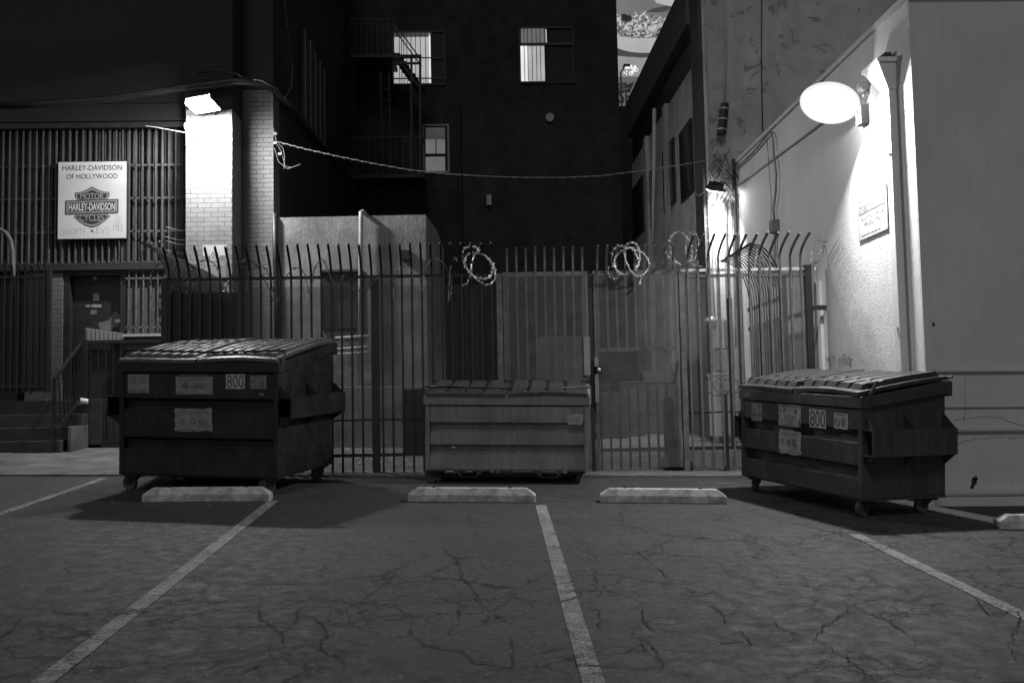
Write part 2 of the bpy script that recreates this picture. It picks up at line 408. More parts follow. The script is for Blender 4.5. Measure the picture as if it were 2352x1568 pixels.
for c_ in CR:
    g_ = [G(x * .5, 1110 + y * .5) for x, y in c_]; p_ = []
    for i in range(len(g_) - 1):
        n_ = max(2, int((g_[i + 1] - g_[i]).length / .035))
        for k in range(n_): q_ = g_[i].lerp(g_[i + 1], k / n_); p_.append((q_.x + rnd.gauss(0, .007), q_.y + rnd.gauss(0, .012)))
    p_.append((g_[-1].x, g_[-1].y)); N = len(p_); vs = []; wd = .0025
    for i in range(N):
        a_, b_ = p_[max(0, i - 1)], p_[min(N - 1, i + 1)]; d_ = Vector((b_[0] - a_[0], b_[1] - a_[1])); d_.normalize() if d_.length else None
        wd = min(.0048, max(.0012, wd + rnd.gauss(0, .0011))); f_ = min(1, i / 4 + .15, (N - 1 - i) / 4 + .15)
        for s_ in (-1, 1): X_, Y_ = p_[i][0] - d_.y * wd * f_ * s_, p_[i][1] + d_.x * wd * f_ * s_ * 1.3; vs.append((X_, Y_, gz(X_, Y_) + .0075))
    mb.raw(vs, [(2 * i, 2 * i + 1, 2 * i + 3, 2 * i + 2) for i in range(N - 1)])
props(mb.build('asphalt_cracks', P('crack_dark', .006, .95, .2, 20)), kind='structure')
# ------------------------------------------------------------------ dumpsters
def slopemat(x, y, dirx, diry):
    X = Vector((dirx, diry, 0)); X = (X - NG * X.dot(NG)).normalized(); Y = NG.cross(X)
    return Matrix(((X.x, Y.x, NG.x, x), (X.y, Y.y, NG.y, y), (X.z, Y.z, NG.z, gz(x, y)), (0, 0, 0, 1)))
def dumpster(name, label, M, L, D, hf, hr, zb, bm, lm, pz, groove, ribs, bulge, ribh, group, wheels, rodz=.075, lidedge=.04, pockets=True):
    t = thing(name, label, 'dumpster', matrix=M, group=group)
    b = MB(); b.prism([(.05, zb), (.05, hf), (D, hr), (D, zb)], 'x', .02, L - .02)
    body = b.build('body', bm, t, bevel=.006)
    # front panels between grooves
    b = MB(); zs = [zb] + sum([[g - .042, g + .036] for g in groove], []) + [hf - .115]
    for i in range(0, len(zs), 2):
        z0, z1 = zs[i], zs[i + 1]; e = .034
        b.prism([(.051, z0), (-.03, z0 + (e if i else 0)), (-.03, z1 - .006), (.051, z1)], 'x', .055, L - .055)
    b.build('front_panel', bm, t, bevel=.004)
    for x in (0, L - .052):
        b = MB(); b.box(x, x + .052, -.036, .052, zb - .01, hf - .112); b.build('corner_post', bm, t, bevel=.004)
    b = MB(); b.box(-.02, L + .02, -.055, .04, hf - .11, hf); b.build('rim', bm, t, bevel=.008)
    s = (hr - hf) / D
    for x in (-.022, L - .022):
        b = MB(); b.prism([(.042, hf - .10), (.042, hf + .002), (D + .03, hr + .005), (D + .03, hr - .11)], 'x', x, x + .044)
        b.build('side_rim', bm, t, bevel=.006)
    b = MB(); b.box(-.02, L + .02, D + .002, D + .05, hr - .14, hr - .004); b.build('rear_rim', bm, t, bevel=.006)
    b = MB(); b.box(.01, L - .01, .0, D, zb - .02, zb - .001); b.build('floor_plate', bm, t)
    # fork pockets
    ph0, ph1 = pz; pw = .135
    for side in (0, 1) if pockets else ():
        xo = L if side else 0; sg = 1 if side else -1
        def X(a): return xo + sg * a
        b = MB()
        y0, y1 = -.034, D - .01
        xa, xb = sorted((X(pw), X(pw + .012))); b.prism([(y0, ph0), (y0, ph1), (y1, ph1), (y1, ph0)], 'x', xa, xb)
        xa, xb = sorted((X(-.018), X(pw)))
        b.box(xa, xb, y0, D - .02, ph1 - .012, ph1); b.box(xa, xb, y0, D - .02, ph0, ph0 + .012)
        for z, up in ((ph1, 1), (ph0, -1)):
            for yy in (.0, D * .48, D - .03):
                hgt = .13 if up > 0 else .11
                b.prism([(X(-.015), z + up * .001), (X(pw), z + up * .001), (X(-.015), z + up * hgt)], 'y', yy, yy + .01)
        b.build('fork_pocket', bm, t)
        # dark inner wall of the pocket
    # lids
    t0 = -.068; t1 = D + .03
    for li in range(2):
        x0 = .012 if li == 0 else L / 2 + .012; x1 = L / 2 - .012 if li == 0 else L - .012
        xs = [(x0, 0)]; mgn = .035; n = ribs; pitch = (x1 - x0 - 2 * mgn) / n; gap = pitch * ({4: .17, 5: .13}.get(ribs, .26))
        for k in range(n):
            a = x0 + mgn + pitch * k; e = a + pitch - gap
            xs += [(a, 0), (a + .012, 1), (e - .012, 1), (e, 0)]
        xs.append((x1, 0))
        ys = [(t0, 0), (.01, 0), (.045, .98), (.12, 1), (.2, 1), (.24, .8), (.28, 1)] if ribs < 6 else [(t0, 0), (.01, 0), (.05, 1), (.14, 1)]
        ys += [(t, 1) for t in np.linspace(.34, D - .12, 8)] + [(D - .06, 1), (D - .02, 0), (t1, 0)]
        vs = []
        droop = .012 * math.sin(li * 2.1 + L * 3)
        for yy, ff in ys:
            tt = (yy - t0) / (t1 - t0); zb_ = hf + lidedge + (hr - hf) * tt + bulge * math.sin(math.pi * min(1, tt)) ** .9
            for xx, rf in xs:
                wob = .006 * math.sin(xx * 5 + yy * 3 + li) + droop * math.sin((xx - x0) / (x1 - x0) * math.pi) * (1 - tt)
                vs.append((xx, yy, zb_ + ribh * rf * ff + wob))
        nx = len(xs); ny = len(ys); fs = [(j * nx + i, j * nx + i + 1, (j + 1) * nx + i + 1, (j + 1) * nx + i) for j in range(ny - 1) for i in range(nx - 1)]
        # skirt
        ring = [i for i in range(nx)] + [j * nx + nx - 1 for j in range(1, ny)] + [(ny - 1) * nx + i for i in range(nx - 2, -1, -1)] + [j * nx for j in range(ny - 2, 0, -1)]
        base = len(vs)
        for r in ring: vs.append((vs[r][0], vs[r][1], vs[r][2] - .036))
        m = len(ring)
        fs += [(ring[i], ring[(i + 1) % m], base + (i + 1) % m, base + i) for i in range(m)]
        MB().raw(vs, fs).build('lid', lm, t)
    # retaining rod and its brackets
    b = MB(); zr = hf + lidedge + rodz; yr = .10
    b.tube([(-.01, yr, zr + .02), (L * .5, yr - .004, zr - .004), (L + .012, yr, zr + .012)], .012, 8); b.build('lid_rod', blackm, t, smooth=True)
    for x in (-.026, L + .018):
        b = MB(); b.prism([(-.03, hf - .09), (.0, hf - .1), (.12, zr + .022), (.09, zr + .03)], 'x', x, x + .008); b.build('rod_bracket', scuff if x > 0 else blackm, t)
    b = MB(); b.tube([(-.03, D + .02, hr + .035), (L + .05, D + .02, hr + .035)], .012, 8); b.build('hinge_rod', blackm, t)
    # casters
    wr, sw = wheels
    for i, (cx_, cy_, ang) in enumerate(((.11, .09, sw[0]), (L - .11, .09, sw[1]), (L - .11, D - .14, sw[2]), (.11, D - .14, sw[3]))):
        ca, sa = math.cos(ang), math.sin(ang)
        def R(px, py, pz): return (cx_ + px * ca - py * sa, cy_ + px * sa + py * ca, pz)
        b = MB(); b.box(cx_ - .07, cx_ + .07, cy_ - .07, cy_ + .07, zb - .045, zb - .021)
        for k in (-1, 1):
            b.raw([R(-.055, k * .036, zb - .046), R(.05, k * .036, zb - .046), R(-.05, k * .036, wr - .02), R(-.085, k * .036, wr - .01),
                   R(-.055, k * .030, zb - .046), R(.05, k * .030, zb - .046), R(-.05, k * .030, wr - .02), R(-.085, k * .030, wr - .01)],
                  [(0, 1, 2, 3), (7, 6, 5, 4), (0, 4, 5, 1), (1, 5, 6, 2), (2, 6, 7, 3), (3, 7, 4, 0)])
        cst = b.build('caster', blackm, t)
        pts = []
        for prof in (((-.026, .02), (-.024, wr * .55), (-.026, wr - .012), (-.018, wr), (.018, wr), (.026, wr - .012), (.024, wr * .55), (.026, .02)),):
            n = 20; vs = []; fs = []
            for k in range(n):
                a = 2 * math.pi * k / n
                for yy, r in prof: vs.append(R(-.065 + r * math.cos(a), yy, wr + r * math.sin(a)))
            m = len(prof)
            for k in range(n):
                for q in range(m - 1):
                    k2 = (k + 1) % n; fs.append((k * m + q, k * m + q + 1, k2 * m + q + 1, k2 * m + q))
            fs.append(tuple(k * m for k in range(n))); fs.append(tuple(k * m + m - 1 for k in range(n)))
            MB().raw(vs, fs).build('wheel', wheelm, cst, smooth=False)
    return t
def sticker(t, x, z, w, h, y, mat=None, ragged=.006, name='sticker', curl=.004):
    mb = MB(); N = 8; vs = []; fs = []
    for j in range(N + 1):
        for i in range(N + 1):
            u, v = i / N, j / N
            ex = ragged * (random.random() - .5) if i in (0, N) else 0
            ez = ragged * (random.random() - .5) if j in (0, N) else 0
            vs.append((x + w * u + ex, y - .0008 - curl * .25 * abs(math.sin(u * 7 + v * 5)), z + h * v + ez))
    for j in range(N):
        for i in range(N):
            a = j * (N + 1) + i; fs.append((a, a + 1, a + N + 2, a + N + 1))
    b = len(vs); vs2 = [(p[0], y + .0006, p[2]) for p in vs]
    mb.raw(vs + vs2, fs)
    return mb.build(name, mat or stick, t)
def fineprint(mb, x, z, w, h, rows, y, seed=0):
    rnd = random.Random(seed); dz = h / rows
    for r in range(rows):
        xx = x; zz = z + h - dz * (r + .8)
        end = x + w * (.7 + .3 * rnd.random())
        while xx < end:
            l = w * (.05 + .12 * rnd.random()); l = min(l, end - xx); mb.raw([(xx, y, zz), (xx + l, y, zz), (xx + l, y, zz + dz * .5), (xx, y, zz + dz * .5)], [(0, 1, 2, 3)]); xx += l + w * .03
def ring2(mb, x, z, r, y, w=.006, n=20, sx=1):
    vs = []
    for k in range(n):
        a = 2 * math.pi * k / n
        vs += [(x + r * sx * math.cos(a), y, z + r * math.sin(a)), (x + (r - w) * sx * math.cos(a), y, z + (r - w) * math.sin(a))]
    return mb.raw(vs, [(2 * k, 2 * ((k + 1) % n), 2 * ((k + 1) % n) + 1, 2 * k + 1) for k in range(n)])
def sticker_set(t, L, hf, zlow, dark, yf):
    """the same family of notices on a bin's front; x given as fractions of L"""
    y = yf - .0016 - .0016
    st = stickd if dark else stick
    # double safety notice
    H = .185; z = hf - .125 - H - (.02 if dark else .015)
    s = sticker(t, L * .055 if dark else L * .10, z, L * .135 if dark else .20, H + (.01 if dark else .0), yf, st)
    x0 = L * .055 if dark else L * .10; W = L * .135 if dark else .20
    m = MB(); 
    for k in range(2):
        fineprint(m, x0 + W * (.05 + .5 * k), z + H * .5, W * .4, H * .47, 7, y, k)
        fineprint(m, x0 + W * (.05 + .5 * k), z + H * .02, W * .4, H * .22, 4, y, k + 5)
        if not dark: m.raw([(x0 + W * (.05 + .5 * k), y, z + H * .27), (x0 + W * (.46 + .5 * k), y, z + H * .27), (x0 + W * (.46 + .5 * k), y, z + H * .46), (x0 + W * (.05 + .5 * k), y, z + H * .46)], [(0, 1, 2, 3)])
    m.build('print', inkg, s)
    if not dark:
        m = MB()
        for k in range(2): text(m, 'CAUTION', x0 + W * (.09 + .5 * k), z + H * .31, W * .32, H * .1, y - .001)
        m.build('lettering', stick, s)
    return s
# --- left bin
LM = slopemat(-2.106 - .973 * 1.81, 10.4 + .23 * 1.81, .973, -.23)
LB = dumpster('dumpster', 'tall black dumpster with arched ribbed lids catching the light and faded stickers', LM, 1.81, 1.50, 1.385, 1.60, .20, bin_l, lid_l,
              (.80, 1.02), [.52, .93], 7, .028, .026, 'dumpsters at the fence', (.088, (-.2, .5, 1.3, .2)), rodz=.075, lidedge=.03)
yf = -.030
sticker_set(LB, 1.81, 1.385, .9, True, yf)
s = sticker(LB, .655, 1.045, .42, .185, yf, stickd)
m = MB(); text(m, 'CARDBOARD & METAL RECYCLING', .69, 1.236, .34, .016, yf - .003); m.build('lettering', inkl, s)
m = MB(); poly(m, [(.71, 1.11), (.73, 1.15), (.75, 1.155), (.765, 1.19), (.785, 1.16), (.80, 1.15), (.81, 1.11)], yf - .0035)
fineprint(m, .82, 1.10, .22, .05, 3, yf - .0035, 3); fineprint(m, .70, 1.055, .10, .02, 1, yf - .0035, 4); fineprint(m, .78, 1.20, .24, .02, 1, yf - .0035, 9)
m.build('print', inkg, s)
s = sticker(LB, .645, .66, .43, .235, yf, stickd, ragged=.02)
m = MB(); text(m, 'recycling', .70, .835, .33, .05, yf - .004); m.build('lettering', inkg, s)
m = MB(); ring2(m, .86, .765, .032, yf - .004, .016); ring2(m, .73, .78, .014, yf - .004, .006); fineprint(m, .92, .71, .12, .08, 4, yf - .004, 6); fineprint(m, .68, .668, .33, .018, 1, yf - .004, 8); fineprint(m, .67, .74, .12, .012, 1, yf - .004, 8)
m.build('print', inkg, s)
s = sticker(LB, 1.225, 1.105, .215, .155, yf, stick)
m = MB(); text(m, '800', 1.24, 1.118, .185, .128, yf - .004, bold=-.012); m.build('lettering', ink, s)
s = sticker(LB, 1.50, 1.11, .175, .135, yf, stickd)
m = MB(); text(m, 'CAUTION', 1.53, 1.216, .12, .02, yf - .004); ring2(m, 1.545, 1.16, .036, yf - .004, .007)
m.beam((1.52, yf - .004, 1.185), (1.57, yf - .004, 1.135), .002, .006); fineprint(m, 1.60, 1.12, .065, .08, 5, yf - .004, 2)
m.build('print', ink, s)
s = sticker(LB, 1.60, 1.04, .05, .02, yf, stickd, name='tape_scrap')
# --- middle bin
MMx = slopemat(1.182 - .996 * 1.849, 11.25 + .087 * 1.849, .996, -.087)
MBn = dumpster('dumpster', 'low grey dumpster in the middle with blocky black lids and no number sticker', MMx, 1.849, .84, 1.0, 1.10, .165, bin_m, lid_m,
               (.52, .70), [.375, .625], 4, .0, .036, 'dumpsters at the fence', (.075, (.3, -1.2, .4, 1.0)), rodz=.05, lidedge=.025, pockets=False)
s = sticker(MBn, 1.61, .675, .165, .115, yf, stick)
m = MB(); ring2(m, 1.65, .745, .035, yf - .004, .006); fineprint(m, 1.70, .69, .06, .08, 5, yf - .004, 22); m.build('print', inkg, s)
s = sticker(MBn, .30, .405, .045, .018, yf, stick, name='tape_scrap')
for x in (.38, 1.30):
    b = MB(); b.prism([(x - .10, .163), (x + .002, .163), (x + .002, .075)], 'y', .10, .112)
    b.box(x, x + .012, .10, .42, .07, .163); b.box(x, x + .20, .10, .42, .062, .07); b.box(x + .19, x + .202, .10, .42, .07, .163)
    b.prism([(x + .204, .163), (x + .30, .163), (x + .204, .075)], 'y', .10, .112)
    b.build('skid_channel', scuff, MBn)
b = MB(); poly(b, [(.10, 1.028), (.20, 1.03), (.205, 1.05), (.11, 1.052)], -.055); b.build('lid_label', stickd, MBn)
s = sticker(MBn, 1.30, .985, .17, .02, -.056, stickd, ragged=.02, name='paper_scrap')
# --- right bin
RMx = slopemat(3.391 - 2.0 * .289, 8.85 + 2.0 * .957, .289, -.957)
RB = dumpster('dumpster', 'dark grey dumpster by the white wall, crisp 800 sticker on its front', RMx, 2.0, .90, 1.09, 1.22, .17, bin_r, lid_r,
              (.56, .80), [.40, .72], 5, .015, .05, 'dumpsters at the fence', (.078, (-.3, 1.9, 1.7, .6)), rodz=.055, lidedge=.04)
sticker_set(RB, 2.0, 1.09, .9, False, yf)
m = MB(); text(m, '6800', .10, 1.015, .12, .045, -.0568, shear=.2, bold=-.02); m.build('scrawl', stick, RB)
s = sticker(RB, .70, .745, .38, .215, yf, stick, ragged=.01)
m = MB(); text(m, 'RECYCLABLES ONLY  SEE RECYCLING', .735, .938, .32, .017, yf - .004)
for k in range(4): ring2(m, .755 + k * .055, .775, .014, yf - .004, .004)
poly(m, [(.72, .89), (.75, .89), (.735, .92)], yf - .004); poly(m, [(.78, .885), (.81, .88), (.82, .915), (.79, .92)], yf - .004)
poly(m, [(.96, .88), (1.0, .87), (1.02, .91), (.98, .925)], yf - .004)
for k in range(5): m.raw([(.80 + .045 * k, yf - .004, .82), (.812 + .045 * k, yf - .004, .82), (.815 + .045 * k, yf - .004, .855), (.802 + .045 * k, yf - .004, .858)], [(0, 1, 2, 3)])
fineprint(m, .715, .797, .30, .012, 1, yf - .004, 31); fineprint(m, .76, .752, .26, .011, 1, yf - .004, 32)
poly(m, [(1.04, .75), (1.075, .75), (1.07, .83), (1.045, .82)], yf - .004)
m.build('print', inkg, s)
s = sticker(RB, .705, .475, .375, .235, yf, stick, ragged=.02)
m = MB(); text(m, 'recycle', .735, .645, .27, .05, yf - .004, bold=-.01); fineprint(m, .72, .49, .34, .022, 1, yf - .004, 35)
m.build('lettering', inkl, s)
m = MB(); ring2(m, .88, .585, .028, yf - .0045, .013); fineprint(m, .94, .55, .09, .08, 4, yf - .0045, 36); ring2(m, .775, .60, .015, yf - .0045, .006, 3); fineprint(m, .74, .56, .09, .012, 1, yf - .0045, 37)
poly(m, [(.735, .61), (.745, .612), (.77, .585), (.76, .58)], yf - .0045); poly(m, [(1.00, .52), (1.005, .52), (1.02, .58), (1.01, .585)], yf - .0045); m.build('print', inkg, s)
s = sticker(RB, 1.22, .765, .26, .175, yf, stick, ragged=.004)
m = MB(); text(m, '800', 1.235, .777, .23, .15, yf - .004, bold=-.012); m.build('lettering', ink, s)
s = sticker(RB, 1.60, .78, .20, .145, yf, stick, ragged=.006)
m = MB(); text(m, 'CAUTION', 1.63, .898, .145, .02, yf - .004); ring2(m, 1.65, .838, .042, yf - .004, .006)
m.beam((1.622, yf - .004, .865), (1.678, yf - .004, .81), .002, .006); fineprint(m, 1.71, .80, .07, .085, 6, yf - .004, 41); m.build('print', ink, s)

# ------------------------------------------------------------------ wheel stops
def wheelstop(p, q, label, hgt=.135):
    a = G(*p); b = G(*q); L = (b - a).length; d = (b - a)
    t = thing('wheel_stop', label, 'wheel stop', matrix=slopemat(a.x, a.y, d.x, d.y), group='concrete wheel stops')
    mb = MB(); h = hgt; z1 = .07; e = .09
    vs = [(0, 0, 0), (L, 0, 0), (L, .15, 0), (0, .15, 0), (0, 0, z1), (L, 0, z1), (L, .15, z1), (0, .15, z1),
          (e, .035, h), (L - e, .035, h), (L - e, .115, h), (e, .115, h)]
    mb.raw(vs, [(0, 1, 2, 3), (0, 1, 5, 4), (1, 2, 6, 5), (2, 3, 7, 6), (3, 0, 4, 7), (4, 5, 9, 8), (5, 6, 10, 9), (6, 7, 11, 10), (7, 4, 8, 11), (8, 9, 10, 11)])
    mb.build('block', stopmat, t, bevel=.007)
    for x in (L * .2, L * .8):
        m = MB(); m.tube([(x, .075, h - .02), (x, .075, h + .012)], .016, 8); m.build('anchor_pin', blackm, t)
    return t
w1 = wheelstop((325, 1153), (620, 1151), 'wheel stop with scrawled letters on it, before the tall black dumpster')
mb = MB()
def scrawl(mb, strokes, y, r=.003, tilt=0):
    for st in strokes:
        mb.tube([(x, y + tilt * z, z) for x, z in st], r, 4)
sx = .22
scrawl(mb, [arc(sx + .0, .102, .03, .022, 0, 6.2, 12), arc(sx + .13, .1, .035, .025, 2, 6.2, 10), [(sx + .24, .08), (sx + .27, .125), (sx + .30, .11), (sx + .24, .1), (sx + .30, .08)],
            [(sx + .36, .08), (sx + .37, .128)], [(sx + .46, .125), (sx + .37, .1), (sx + .55, .085)]], -.032, .0022, .54)
mb.build('scrawl', blackm, w1)
wheelstop((936, 1152), (1230, 1154), 'clean wheel stop in front of the low grey middle dumpster')
wheelstop((1378, 1154), (1670, 1157), 'wheel stop on open asphalt between middle and right dumpsters')
wheelstop((2296, 1216), (2640, 1222), 'worn wheel stop at the far right, cut off by the edge of the photo', .12)

# ------------------------------------------------------------------ fences
YF = 12.32; ZT = 3.13; ZBOT = .70
def picket_mesh(zb, zt, bend, tipz, r=.0175, curve=False, tip=True, dirx=0, diry=-1):
    """one picket standing at the origin; bend = how far the top leans"""
    m = MB(); pts = [(0, 0, zb), (0, 0, zt)]
    n = 6 if curve else 3
    for i in range(1, n + 1):
        k = i / n; s = (k ** 1.6) * bend; pts.append((dirx * s, diry * s, zt + tipz * (math.sin(k * math.pi / 2) if curve else k)))
    m.tube(pts, r, 4)
    if tip:
        p = Vector(pts[-1]); d = (p - Vector(pts[-2])).normalized()
        m.tube([p - d * .008, p + d * .012, p + d * .045], [.013, .02, .002], 4)
    me = bpy.data.meshes.new('picket'); me.from_pydata(m.v, [], m.f); me.materials.append(fencem); me.update()
    return me
def pickets(root, me, xys, name='picket', mat=None):
    org = ORG[root.name]
    for x, y, z in xys:
        o = bpy.data.objects.new(name, me); COL.objects.link(o); o.parent = root; o.location = (x - org.x, y - org.y, z - org.z)
def diamonds(a, b, z0, z1, off, w=.0165, h=.025, t=.0028, seg=.3, jag=False):
    """expanded-metal mesh between plan points a and b, heights z0..z1, set off metres sideways"""
    a = Vector((a[0], a[1])); b = Vector((b[0], b[1])); L = (b - a).length; d = (b - a) / L; nr = Vector((d.y, -d.x))
    mb = MB(); k = h / w; H = z1 - z0
    ln = math.hypot(1, k); px, pz = -k / ln, 1 / ln
    vs = []; fs = []
    for fam in (1, -1):
        n0 = int(-(L * k) / h) - 1 if fam == 1 else 0; n1 = int(H / h) + 1 if fam == 1 else int((H + L * k) / h) + 1
        for i in range(n0, n1):
            c = i * h
            # z = fam*k*u + c  clipped to 0..L, 0..H
            if fam == 1: u0 = max(0, -c / k); u1 = min(L, (H - c) / k)
            else: u0 = max(0, (c - H) / k); u1 = min(L, c / k)
            if u1 - u0 < 1e-4: continue
            ns = max(1, int((u1 - u0) * ln / seg)); du = (u1 - u0) / ns
            for s in range(ns):
                ua = u0 + du * s; ub = ua + du; za = fam * k * ua + c; zb = fam * k * ub + c
                ox, oz = (px * t / 2, pz * t / 2) if fam == 1 else (-px * t / 2, pz * t / 2)
                o2 = off + (.0012 if fam == 1 else -.0012)
                base = len(vs)
                for (u, z) in ((ua - ox, za - oz), (ub - ox, zb - oz), (ub + ox, zb + oz), (ua + ox, za + oz)):
                    q = a + d * u + nr * o2; vs.append((q.x, q.y, z0 + z))
                fs.append((base, base + 1, base + 2, base + 3))
    return mb.raw(vs, fs)
def pxX(px, y, Y): return PY(px, y, Y).x
def rail(root, a, b, z, h=.035, t=.03, mat=None, name='rail'):
    m = MB(); m.beam((a[0], a[1], z), (b[0], b[1], z), t, h); return m.build(name, mat or fencem, root)
def post(root, x, y, z0, z1, w=.065, mat=None, foot=False, name='post'):
    m = MB(); m.box(x - w / 2, x + w / 2, y - w / 2, y + w / 2, z0, z1)
    if foot: m.box(x - w * 1.1, x + w * 1.1, y - w * 1.1, y + w * 1.1, z0 - .001, z0 + .012)
    return m.build(name, mat or fencem, root, bevel=.003)
X_c = pxX(380, 640, YF); X_a = pxX(862, 640, YF); X_b = pxX(1022, 640, YF); X_m = pxX(1147, 700, YF); X_d = pxX(1356, 700, YF)
X_g = pxX(1566, 700, YF); X_p = pxX(1664, 900, YF); X_e = pxX(1857, 700, YF)
PIT = .1245
def span(x0, x1, p=PIT, m=.06):
    n = max(1, int(round((x1 - x0 - 2 * m) / p))); return [x0 + m + (x1 - x0 - 2 * m) * i / n for i in range(n + 1)]
pk_l = picket_mesh(ZBOT, ZT, .24, .34)
ff = thing('picket_fence', 'black spear-topped fence run behind the tall black dumpster, tips bent forward', 'fence', (X_c, YF, .7), group='iron fence runs')
post(ff, X_c, YF, gz(X_c, YF), ZT + .02, .08); post(ff, X_a, YF, gz(X_a, YF), ZT - .03, .075)
rail(ff, (X_c, YF), (X_m - .04, YF), ZT); rail(ff, (X_c, YF), (X_m - .04, YF), 1.36, .022, .012); rail(ff, (X_c, YF), (X_m - .04, YF), .93, .04)
pickets(ff, pk_l, [(x, YF - .028 + random.uniform(-.004, .004), random.uniform(-.012, .012)) for x in span(X_c, X_m - .03)])
diamonds((X_c + .9, YF), (X_m - .04, YF), .74, ZT - .11, -.032).build('mesh_panel', meshm, ff)
diamonds((X_c + .04, YF), (X_c + .88, YF), .74, ZT - .16, -.032, t=.0075).build('mesh_panel', meshk, ff)
# side run towards the building
XS = X_c
sf = thing('picket_fence', 'side fence run going back to the brick pillar, tips curled outwards over dark mesh', 'fence', (XS, 14, .8), group='iron fence runs')
pk_s = picket_mesh(.9, ZT, .36, .50, curve=True, dirx=-1, diry=0)
pk_s.materials[0] = P('fence_gloss_highlight', .06, .35, .4, 9, .2, 60)  # paler than the other pickets: highlights on the tips put into the paint
YS1 = 15.45
rail(sf, (XS, YF + .06), (XS, YS1), ZT); rail(sf, (XS, YF + .06), (XS, YS1), 1.0, .04)
pickets(sf, pk_s, [(XS, YF + .10 + i * .1175, random.uniform(-.01, .01)) for i in range(27)])
diamonds((XS, YF + .06), (XS, YS1), .95, ZT - .08, .03, t=.007).build('mesh_panel', meshk, sf)
# double gate leaves
pk_g = picket_mesh(ZBOT, ZT + .02, .07, .30, tip=False)
pk_g.materials[0] = fencel
def gate_leaf(name, label, x0, x1, zr0, full=True, bendm=pk_g, mat=fencel, cat='gate', top=ZT, frame=.04):
    g = thing(name, label, cat, ((x0 + x1) / 2, YF, .7), group='iron gates and panels')
    post(g, x0 + frame / 2, YF, ZBOT, top, frame, mat, name='stile'); post(g, x1 - frame / 2, YF, ZBOT, top, frame, mat, name='stile')
    rail(g, (x0, YF), (x1, YF), top, .05, .04, mat); rail(g, (x0, YF), (x1, YF), .93, .045, .035); rail(g, (x0, YF), (x1, YF), 1.36, .02, .012)
    diamonds((x0 + .01, YF), (x1 - .01, YF), ZBOT + .01, top - .01, .034).build('mesh_panel', mesh_lit if 'knob' in label else meshg, g)
    return g
g1 = gate_leaf('iron_gate', 'wide mesh-covered gate leaf behind the low middle dumpster, left of the knob', X_m + .045, X_d - .03, 0)
pickets(g1, pk_g, [(x, YF - .012, random.uniform(-.008, .008)) for x in span(X_m + .045, X_d - .03)])
post(g1, X_m, YF, gz(X_m, YF), ZT + .01, .07, fencel, foot=True, name='gate_post')
x0 = pxX(1340, 800, YF); x1 = pxX(1354, 800, YF); zz0 = PY(1345, 862, YF).z; zz1 = PY(1345, 773, YF).z
b = MB(); b.box(x0, x1, YF - .05, YF - .038, zz0, zz1); b.build('lock_plate', greyp, g1)
post(g1, X_d - .002, YF + .01, gz(X_d, YF), ZT, .05, fencem, name='gate_post')
g2 = gate_leaf('iron_gate', 'mesh pedestrian gate leaf with round shiny knob', X_d + .035, X_g - .05, 0)
pk_u = picket_mesh(2.16, ZT + .02, .16, .30, tip=False); pk_u.materials[0] = fencel
pk_d = picket_mesh(ZBOT, 1.70, .0, .01, tip=False)
pickets(g2, pk_u, [(x, YF - .012, random.uniform(-.008, .008)) for x in span(X_d + .035, X_g - .05)])
pickets(g2, pk_d, [(x, YF - .012, 0) for x in span(X_d + .035, X_g - .05)])
rail(g2, (X_d + .04, YF), (X_g - .06, YF), 2.17, .045, .03, fencel); rail(g2, (X_d + .04, YF), (X_g - .06, YF), 1.74, .03, .02)
xk = pxX(1373, 850, YF); zk = PY(1373, 850, YF).z
b = MB(); b.box(xk - .045, xk + .045, YF - .05, YF - .038, zk - .045, zk + .045); kp = b.build('lock_plate', blackm, g2)
b = MB(); b.tube([(xk, YF - .05, zk), (xk, YF - .075, zk), (xk, YF - .09, zk), (xk, YF - .115, zk), (xk, YF - .125, zk)], [.012, .014, .03, .028, .008], 12); b.build('knob', galv, kp, smooth=True)
b = MB(); b.box(X_d + .028, X_d + .075, YF - .05, YF - .04, zk - .40, zk + .16); b.build('latch_plate', greyp, g2)
# spring closer
p1 = PY(1558, 822, YF - .06); p2 = PY(1552, 872, YF - .06)
b = MB(); n = 70; b.tube([p1.lerp(p2, i / n) + Vector((.010 * math.cos(i * 1.3), .010 * math.sin(i * 1.3), 0)) for i in range(n + 1)], .0035, 4)
b.build('closer_spring', blackm, g2)
# right fixed run
rf = thing('picket_fence', 'fence run right of the pedestrian gate, tips angled out towards the lot', 'fence', ((X_g + X_e) / 2, YF, .62), group='iron fence runs')
post(rf, X_g, YF, gz(X_g, YF), ZT, .07, fencel, foot=True); post(rf, X_p, YF, gz(X_p, YF), 1.6, .055, foot=True); post(rf, X_e, YF, gz(X_e, YF), ZT + .06, .085)
pk_r = picket_mesh(ZBOT, ZT + .18, .42, .22, tip=False); pk_r.materials[0] = fencel
pickets(rf, pk_r, [(x, YF - .025, random.uniform(-.01, .01)) for x in span(X_g + .02, X_e - .03)])
rail(rf, (X_g, YF), (X_e, YF), ZT + .015, .035, .035, whitep); rail(rf, (X_g, YF), (X_e, YF), ZT - .055, .04, .035, fencel)
rail(rf, (X_g, YF), (X_e, YF), .93, .04); rail(rf, (X_g, YF), (X_e, YF), 1.37, .02, .012)
diamonds((X_g + .03, YF), (X_e - .04, YF), ZBOT, ZT - .07, .0).build('mesh_panel', mesh_lit, rf)
b = MB(); b.box(X_e + .04, 4.34, YF - .015, YF + .015, 2.62, 2.68); b.build('wall_bracket', blackm, rf)

